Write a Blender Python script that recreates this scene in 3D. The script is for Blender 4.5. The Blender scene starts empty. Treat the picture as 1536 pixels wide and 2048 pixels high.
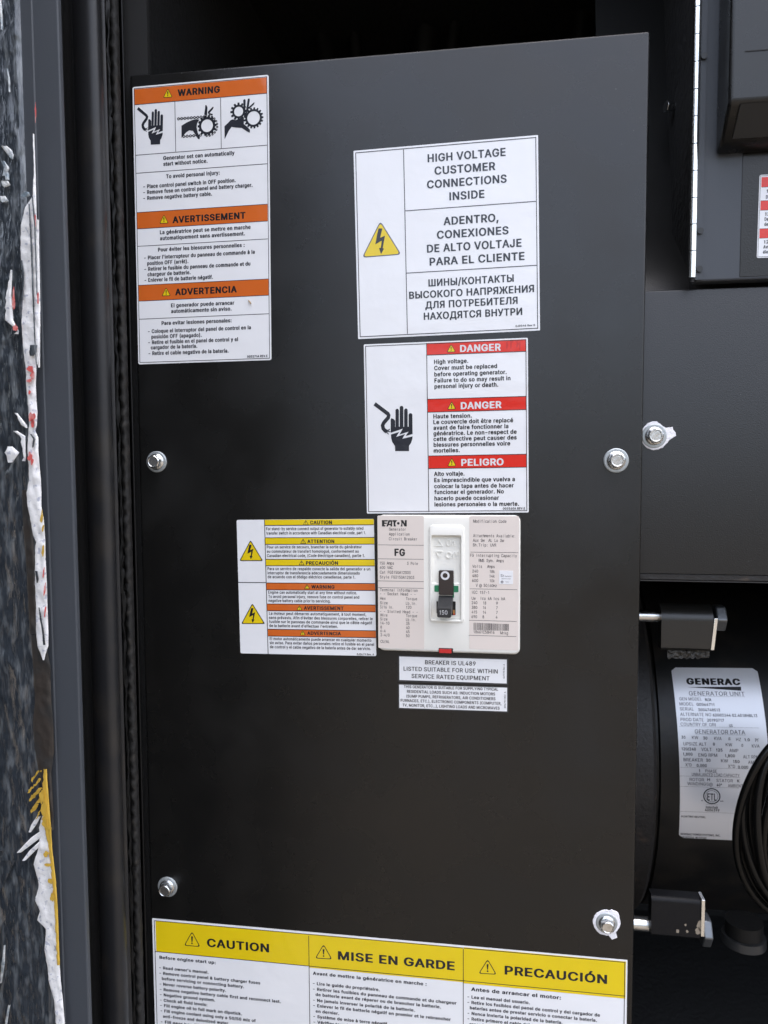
import bpy, math, random
from mathutils import Vector, noise
random.seed(7)
SC = bpy.context.scene
COL = SC.collection
sin, cos, pi = math.sin, math.cos, math.pi

# ------------------------------------------------------------------ camera
FPX = 1500.0                       # focal length in pixels of a 1536 x 2048 frame
CAM = Vector((0.0, -0.56, 1.30))
RA, RB, RC = math.radians(3.6885), math.radians(8.536), math.radians(-0.239)
def _rot():
    ca, sa, cb, sb, cc, sc = cos(RA), sin(RA), cos(RB), sin(RB), cos(RC), sin(RC)
    def mul(A, B): return [[sum(A[i][k]*B[k][j] for k in range(3)) for j in range(3)] for i in range(3)]
    Rx = [[1,0,0],[0,ca,-sa],[0,sa,ca]]; Ry = [[cb,0,sb],[0,1,0],[-sb,0,cb]]; Rz = [[cc,-sc,0],[sc,cc,0],[0,0,1]]
    return mul(mul(Rz, Rx), Ry)
RM = _rot()                        # (x, down, forward) of the place -> (x, down, forward) of the camera
def cam_axis(i):
    r = RM[i]; return Vector((r[0], r[2], -r[1]))
def ray(px, py):
    v = ((px-768)/FPX, (py-1024)/FPX, 1.0)
    w = [sum(RM[k][i]*v[k] for k in range(3)) for i in range(3)]
    return Vector((w[0], w[2], -w[1]))
def at(px, py, Y=0.0):
    d = ray(px, py); return CAM + d*((Y-CAM.y)/d.y)
from mathutils import Matrix
cd = bpy.data.cameras.new('camera'); cam = bpy.data.objects.new('camera', cd); COL.objects.link(cam)
R_, U_, B_ = cam_axis(0), -cam_axis(1), -cam_axis(2)
cam.matrix_world = Matrix(((R_.x,U_.x,B_.x,CAM.x),(R_.y,U_.y,B_.y,CAM.y),(R_.z,U_.z,B_.z,CAM.z),(0,0,0,1)))
cd.sensor_fit = 'VERTICAL'; cd.sensor_height = 24; cd.lens = 24*FPX/2048
cd.clip_start = 0.01; cd.clip_end = 400
cd.dof.use_dof = True; cd.dof.focus_distance = 0.575; cd.dof.aperture_fstop = 5.0
SC.camera = cam

# ------------------------------------------------------------------ sky and sun
SUN_EL, SUN_AZ = math.radians(72), math.radians(25)      # behind the enclosure, so its front stands in shade
wd = bpy.data.worlds.new('World'); SC.world = wd; wd.use_nodes = True
nt = wd.node_tree; bg = nt.nodes['Background']
sky = nt.nodes.new('ShaderNodeTexSky'); sky.sky_type = 'NISHITA'; sky.sun_disc = False
sky.sun_elevation = SUN_EL; sky.sun_rotation = SUN_AZ
sky.air_density = 1.0; sky.dust_density = 10; sky.ozone_density = 1.0
hz = nt.nodes.new('ShaderNodeHueSaturation'); hz.inputs['Saturation'].default_value = .65      # thin high cloud takes the blue out
nt.links.new(sky.outputs[0], hz.inputs['Color']); nt.links.new(hz.outputs[0], bg.inputs[0]); bg.inputs[1].default_value = 0.15
sl = bpy.data.lights.new('sun', 'SUN'); sl.energy = 2.0; sl.angle = math.radians(0.5); sl.color = (1, .95, .88)
so = bpy.data.objects.new('sun', sl); COL.objects.link(so)
sdir = Vector((sin(SUN_AZ)*cos(SUN_EL), cos(SUN_AZ)*cos(SUN_EL), sin(SUN_EL)))
so.rotation_euler = sdir.to_track_quat('Z', 'Y').to_euler(); so.location = (0, 0, 6)
SC.view_settings.view_transform = 'Standard'; SC.view_settings.look = 'None'
SC.view_settings.exposure = 2.72; SC.view_settings.gamma = 1.0

# ------------------------------------------------------------------ materials
def mat(name, col, rough=.5, metal=0., spec=.5, bump=None, var=None, coat=0., speck=None, ior=1.5, trans=0., smudge=None, stretch=None):
    """bump=(scale, strength, distance); var=(scale, other colour, low, high); speck=(scale, colour, threshold)"""
    m = bpy.data.materials.new(name); m.use_nodes = True; n = m.node_tree; L = n.links.new
    p = n.nodes['Principled BSDF']
    p.inputs['Base Color'].default_value = (*col, 1); p.inputs['Roughness'].default_value = rough
    p.inputs['Metallic'].default_value = metal; p.inputs['Specular IOR Level'].default_value = spec
    p.inputs['IOR'].default_value = ior
    p.inputs['Coat Weight'].default_value = coat; p.inputs['Coat Roughness'].default_value = .12
    p.inputs['Transmission Weight'].default_value = trans
    tc = n.nodes.new('ShaderNodeTexCoord'); src = tc.outputs['Object']
    if stretch:                                       # pulled grain: (rotation about the depth axis, squeeze along it)
        mp = n.nodes.new('ShaderNodeMapping'); mp.inputs['Rotation'].default_value = (0, stretch[0], 0); mp.inputs['Scale'].default_value = (1, 1, stretch[1])
        L(src, mp.inputs['Vector']); src = mp.outputs[0]
    colout = None
    def noise_ramp(scale, lo, hi, det=4):
        t = n.nodes.new('ShaderNodeTexNoise'); t.inputs['Scale'].default_value = scale; t.inputs['Detail'].default_value = det
        L(src, t.inputs['Vector'])
        r = n.nodes.new('ShaderNodeMapRange'); r.inputs[1].default_value = lo; r.inputs[2].default_value = hi
        L(t.outputs[0], r.inputs[0]); return r.outputs[0]
    if var:
        f = noise_ramp(var[0], var[2], var[3])
        mx = n.nodes.new('ShaderNodeMix'); mx.data_type = 'RGBA'
        mx.inputs[6].default_value = (*col, 1); mx.inputs[7].default_value = (*var[1], 1)
        L(f, mx.inputs[0]); colout = mx.outputs[2]
    if speck:
        f = noise_ramp(speck[0], speck[2], speck[2]+.03, 2)
        mx = n.nodes.new('ShaderNodeMix'); mx.data_type = 'RGBA'
        mx.inputs[6].default_value = (*col, 1); mx.inputs[7].default_value = (*speck[1], 1)
        if colout: L(colout, mx.inputs[6])
        L(f, mx.inputs[0]); colout = mx.outputs[2]
    if colout: L(colout, p.inputs['Base Color'])
    if smudge:
        f = noise_ramp(smudge[0], .35, .7, 6); r2 = n.nodes.new('ShaderNodeMapRange'); r2.inputs[3].default_value = rough-smudge[1]; r2.inputs[4].default_value = rough+smudge[1]
        L(f, r2.inputs[0]); L(r2.outputs[0], p.inputs['Roughness'])
    last = None
    for bp in (bump if isinstance(bump, list) else [bump] if bump else []):
        t = n.nodes.new('ShaderNodeTexNoise'); t.inputs['Scale'].default_value = bp[0]; t.inputs['Detail'].default_value = 3
        L(src, t.inputs['Vector'])
        b = n.nodes.new('ShaderNodeBump'); b.inputs['Strength'].default_value = bp[1]; b.inputs['Distance'].default_value = bp[2]
        L(t.outputs[0], b.inputs['Height'])
        if last: L(last, b.inputs['Normal'])
        last = b.outputs[0]
    if last: L(last, p.inputs['Normal'])
    return m
LAM = [(700, .10, .0004), (28, .45, .0022)]       # the slightly rippled clear laminate over every printed sticker
def print_mat(name, col, rough=.13, **k): return mat(name, col, rough, bump=LAM, **k)
M = dict(
 paint = mat('dark powder coat', (.0045,.0045,.0043), .30, smudge=(16,.11), ior=1.5, bump=[(1700,.28,.00035),(5,.07,.004)], var=(9,(.0065,.006,.0055),.45,.75), speck=(480,(.10,.10,.09),.755)),
 paint2 = mat('dark powder coat rougher', (.0060,.0060,.0058), .34, ior=1.5, bump=[(1100,.32,.0005)], speck=(480,(.10,.10,.09),.755)),
 frame = mat('grey frame paint', (.060,.067,.078), .42, spec=.3, bump=[(1300,.2,.0003)], speck=(300,(.12,.12,.11),.8)),
 rubber = mat('black rubber', (.008,.008,.008), .46, spec=.2, bump=[(220,.3,.001)]),
 bulb = mat('worn rubber cover', (.014,.0145,.016), .42, spec=.4, bump=[(260,.2,.0006)], var=(30,(.024,.022,.020),.5,.7)),
 seal = mat('dusty ribbed rubber', (.009,.0085,.008), .75, bump=[(400,.8,.001)], var=(160,(.028,.023,.017),.52,.8)),
 foam = mat('black acoustic foam', (.010,.010,.010), .95, bump=[(160,.8,.003)]),
 film = mat('stretch film over dark steel', (.030,.037,.046), .14, stretch=(.45,.22), bump=[(170,.8,.003),(600,.5,.0012)], coat=.7, var=(210,(.19,.21,.225),.50,.78)),  # pale streaks in the colour stand in for sky reflections
 filmbrown = mat('brown taped film', (.042,.035,.030), .35, bump=[(90,.4,.002)], var=(70,(.035,.034,.033),.4,.6)),
 filmhighlight = mat('white film highlight', (.86,.86,.86), .25, bump=[(150,.5,.0016)], var=(260,(.50,.52,.60),.58,.66)),  # blown highlight on the film, given as white colour
 filmglint = mat('pale film glint', (.66,.68,.68), .12, bump=[(160,.8,.003)], coat=.6, var=(90,(.20,.25,.29),.45,.6)),  # glints on the film, given as pale colour
 filmredrefl = mat('red film reflection', (.68,.13,.12), .35, bump=[(140,.5,.002)], var=(150,(.75,.42,.40),.5,.65)),  # red things mirrored in the film, given as colour
 filmyellowrefl = mat('yellow film reflection', (.62,.40,.06), .35, bump=[(140,.5,.002)]),  # yellow things mirrored in the film, given as colour
 white = print_mat('white vinyl', (.78,.79,.81)),
 ink = print_mat('black ink', (.016,.016,.018)),
 navy = print_mat('dark ink', (.022,.025,.034)),
 orange = print_mat('orange ink', (.60,.125,.018)),
 yellow = print_mat('yellow ink', (.74,.55,.008)),
 red = print_mat('red ink', (.66,.028,.018)),
 darkred = print_mat('scuffed red ink', (.50,.022,.018)),
 bwhite = mat('white print', (.66,.67,.69), .35),
 grey = print_mat('grey ink', (.11,.11,.125)),
 zinc = mat('zinc plated steel', (.72,.73,.73), .26, 1.0, bump=[(500,.2,.0006)], var=(260,(.60,.60,.58),.45,.7)),
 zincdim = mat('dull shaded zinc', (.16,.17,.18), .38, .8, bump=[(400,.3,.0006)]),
 lugp = mat('black lug paint', (.006,.006,.007), .5, spec=.22, bump=[(300,.2,.0006)]),
 zinc2 = mat('worn zinc flange', (.40,.43,.44), .42, .55, bump=[(400,.25,.0006)]),
 hinge = mat('bright hinge steel', (.90,.91,.89), .22, 1.0, bump=[(500,.1,.0004)]),
 chalk = mat('torn white washer', (.80,.79,.82), .75, bump=[(500,.6,.001)]),
 plastic = mat('off white plastic', (.80,.79,.735), .55, bump=[(900,.05,.0003)]),
 pink = mat('pinkish paper label', (.70,.63,.58), .45, bump=[(300,.05,.0004)]),
 inkm = mat('label ink', (.055,.048,.048), .5),
 inkb = mat('label black', (.012,.012,.012), .5),
 handle = mat('black handle plastic', (.020,.021,.023), .40, bump=[(700,.25,.0005)]),
 handle2 = mat('brownish black plastic', (.028,.020,.018), .40, bump=[(700,.2,.0004)]),
 green = mat('green plastic', (.012,.17,.075), .4),
 redp = mat('red plastic', (.55,.02,.02), .35),
 copper = mat('copper strip', (.50,.26,.10), .35, .8),
 dark = mat('dark void', (.006,.006,.006), .8),
 gun = mat('gunmetal flange', (.030,.031,.032), .35, .3),
 barrel = mat('black enamel', (.006,.006,.006), .38, spec=.3, bump=[(300,.2,.0006)], var=(40,(.014,.012,.010),.5,.7)),
 barrelgloss = mat('glossy black lug', (.012,.0115,.010), .32, spec=.6, bump=[(300,.1,.0005)]),
 rust = mat('dusty dark iron', (.014,.013,.013), .55, bump=[(260,.5,.0012)], var=(70,(.045,.032,.024),.62,.75)),
 plate = mat('silver foil label', (.60,.61,.64), .30, .35, bump=[(30,.25,.002),(500,.1,.0004)]),
 hose = mat('black hose', (.003,.003,.003), .26, spec=.28, bump=[(500,.1,.0004)]),
 mastic = mat('crinkled dark sealant', (.040,.036,.030), .5, bump=[(260,.9,.003)]),
 chip = mat('bare metal chip', (.25,.21,.16), .6),
 straw = mat('dry straw', (.42,.30,.17), .7),
 ground = mat('gravel ground', (.034,.028,.021), .9, bump=[(12,.6,.03)], var=(3,(.024,.020,.016),.4,.65)),
)

# ------------------------------------------------------------------ object helpers
def tag(o, label=None, cat=None, group=None, kind=None):
    if label: o['label'] = label
    if cat: o['category'] = cat
    if group: o['group'] = group
    if kind: o['kind'] = kind
    return o
def empty(name, loc, label=None, cat=None, group=None, kind=None):
    o = bpy.data.objects.new(name, None); COL.objects.link(o); o.location = loc; o.empty_display_size = .02
    return tag(o, label, cat, group, kind)
ROOTLOC = {}
class MB:
    def __init__(s): s.v = []; s.f = []
    def add(s, vs, fs):
        b = len(s.v); s.v += [tuple(p) for p in vs]; s.f += [tuple(b+i for i in f) for f in fs]; return s
    def poly(s, pts): return s.add(pts, [range(len(pts))])
    def box(s, a, b):
        (x0,y0,z0),(x1,y1,z1) = [tuple(min(a[i],b[i]) for i in range(3)), tuple(max(a[i],b[i]) for i in range(3))]
        v = [(x0,y0,z0),(x1,y0,z0),(x1,y1,z0),(x0,y1,z0),(x0,y0,z1),(x1,y0,z1),(x1,y1,z1),(x0,y1,z1)]
        return s.add(v, [(0,3,2,1),(4,5,6,7),(0,1,5,4),(1,2,6,5),(2,3,7,6),(3,0,4,7)])
    def loops(s, Ls, cap0=False, cap1=True, closed=True):
        n = len(Ls[0]); b = len(s.v)
        for l in Ls: s.v += [tuple(p) for p in l]
        for k in range(len(Ls)-1):
            for i in range(n if closed else n-1):
                j = (i+1) % n
                s.f.append((b+k*n+i, b+k*n+j, b+(k+1)*n+j, b+(k+1)*n+i))
        if cap0: s.f.append(tuple(b+i for i in reversed(range(n))))
        if cap1: s.f.append(tuple(b+(len(Ls)-1)*n+i for i in range(n)))
        return s
    def cyl(s, a, b, r, n=20, r2=None, cap=True):
        a, b = Vector(a), Vector(b); d = (b-a).normalized()
        u = d.cross(Vector((0,0,1)) if abs(d.z) < .9 else Vector((1,0,0))).normalized(); w = d.cross(u)
        r2 = r if r2 is None else r2
        L = [[c + (u*cos(2*pi*i/n) + w*sin(2*pi*i/n))*q for i in range(n)] for c, q in ((a, r), (b, r2))]
        return s.loops(L, cap, cap)
    def tube(s, pts, r, n=10):
        pts = [Vector(p) for p in pts]; Ls = []; pu = None
        for i, p in enumerate(pts):
            d = (pts[min(i+1,len(pts)-1)] - pts[max(i-1,0)]).normalized()
            u = (pu - d*pu.dot(d)) if pu else d.cross(Vector((0,.3,1)))
            u.normalize(); pu = u; w = d.cross(u)
            Ls.append([p + (u*cos(2*pi*k/n)+w*sin(2*pi*k/n))*r for k in range(n)])
        return s.loops(Ls, True, True)
    def build(s, name, m, parent=None, smooth=False, bevel=0, **t):
        me = bpy.data.meshes.new(name)
        off = parent_world(parent) if parent else Vector((0,0,0))
        me.from_pydata([(x-off.x, y-off.y, z-off.z) for x,y,z in s.v], [], s.f)
        me.materials.append(M[m] if isinstance(m, str) else m)
        o = bpy.data.objects.new(name, me); COL.objects.link(o); o.parent = parent
        if smooth:
            me.polygons.foreach_set('use_smooth', [True]*len(me.polygons))
            if smooth != 'all':
                try: me.set_sharp_from_angle(angle=math.radians(smooth if not isinstance(smooth, bool) else 35))
                except Exception: pass
        if bevel:
            b = o.modifiers.new('bevel', 'BEVEL'); b.width = bevel; b.segments = 3; b.limit_method = 'ANGLE'
            b.harden_normals = False
            me.polygons.foreach_set('use_smooth', [True]*len(me.polygons))
            try: me.set_sharp_from_angle(angle=math.radians(30))
            except Exception: pass
        me.update()
        return tag(o, **t) if t else o
def parent_world(p):
    v = Vector((0,0,0))
    while p: v = v + p.location; p = p.parent
    return v

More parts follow.
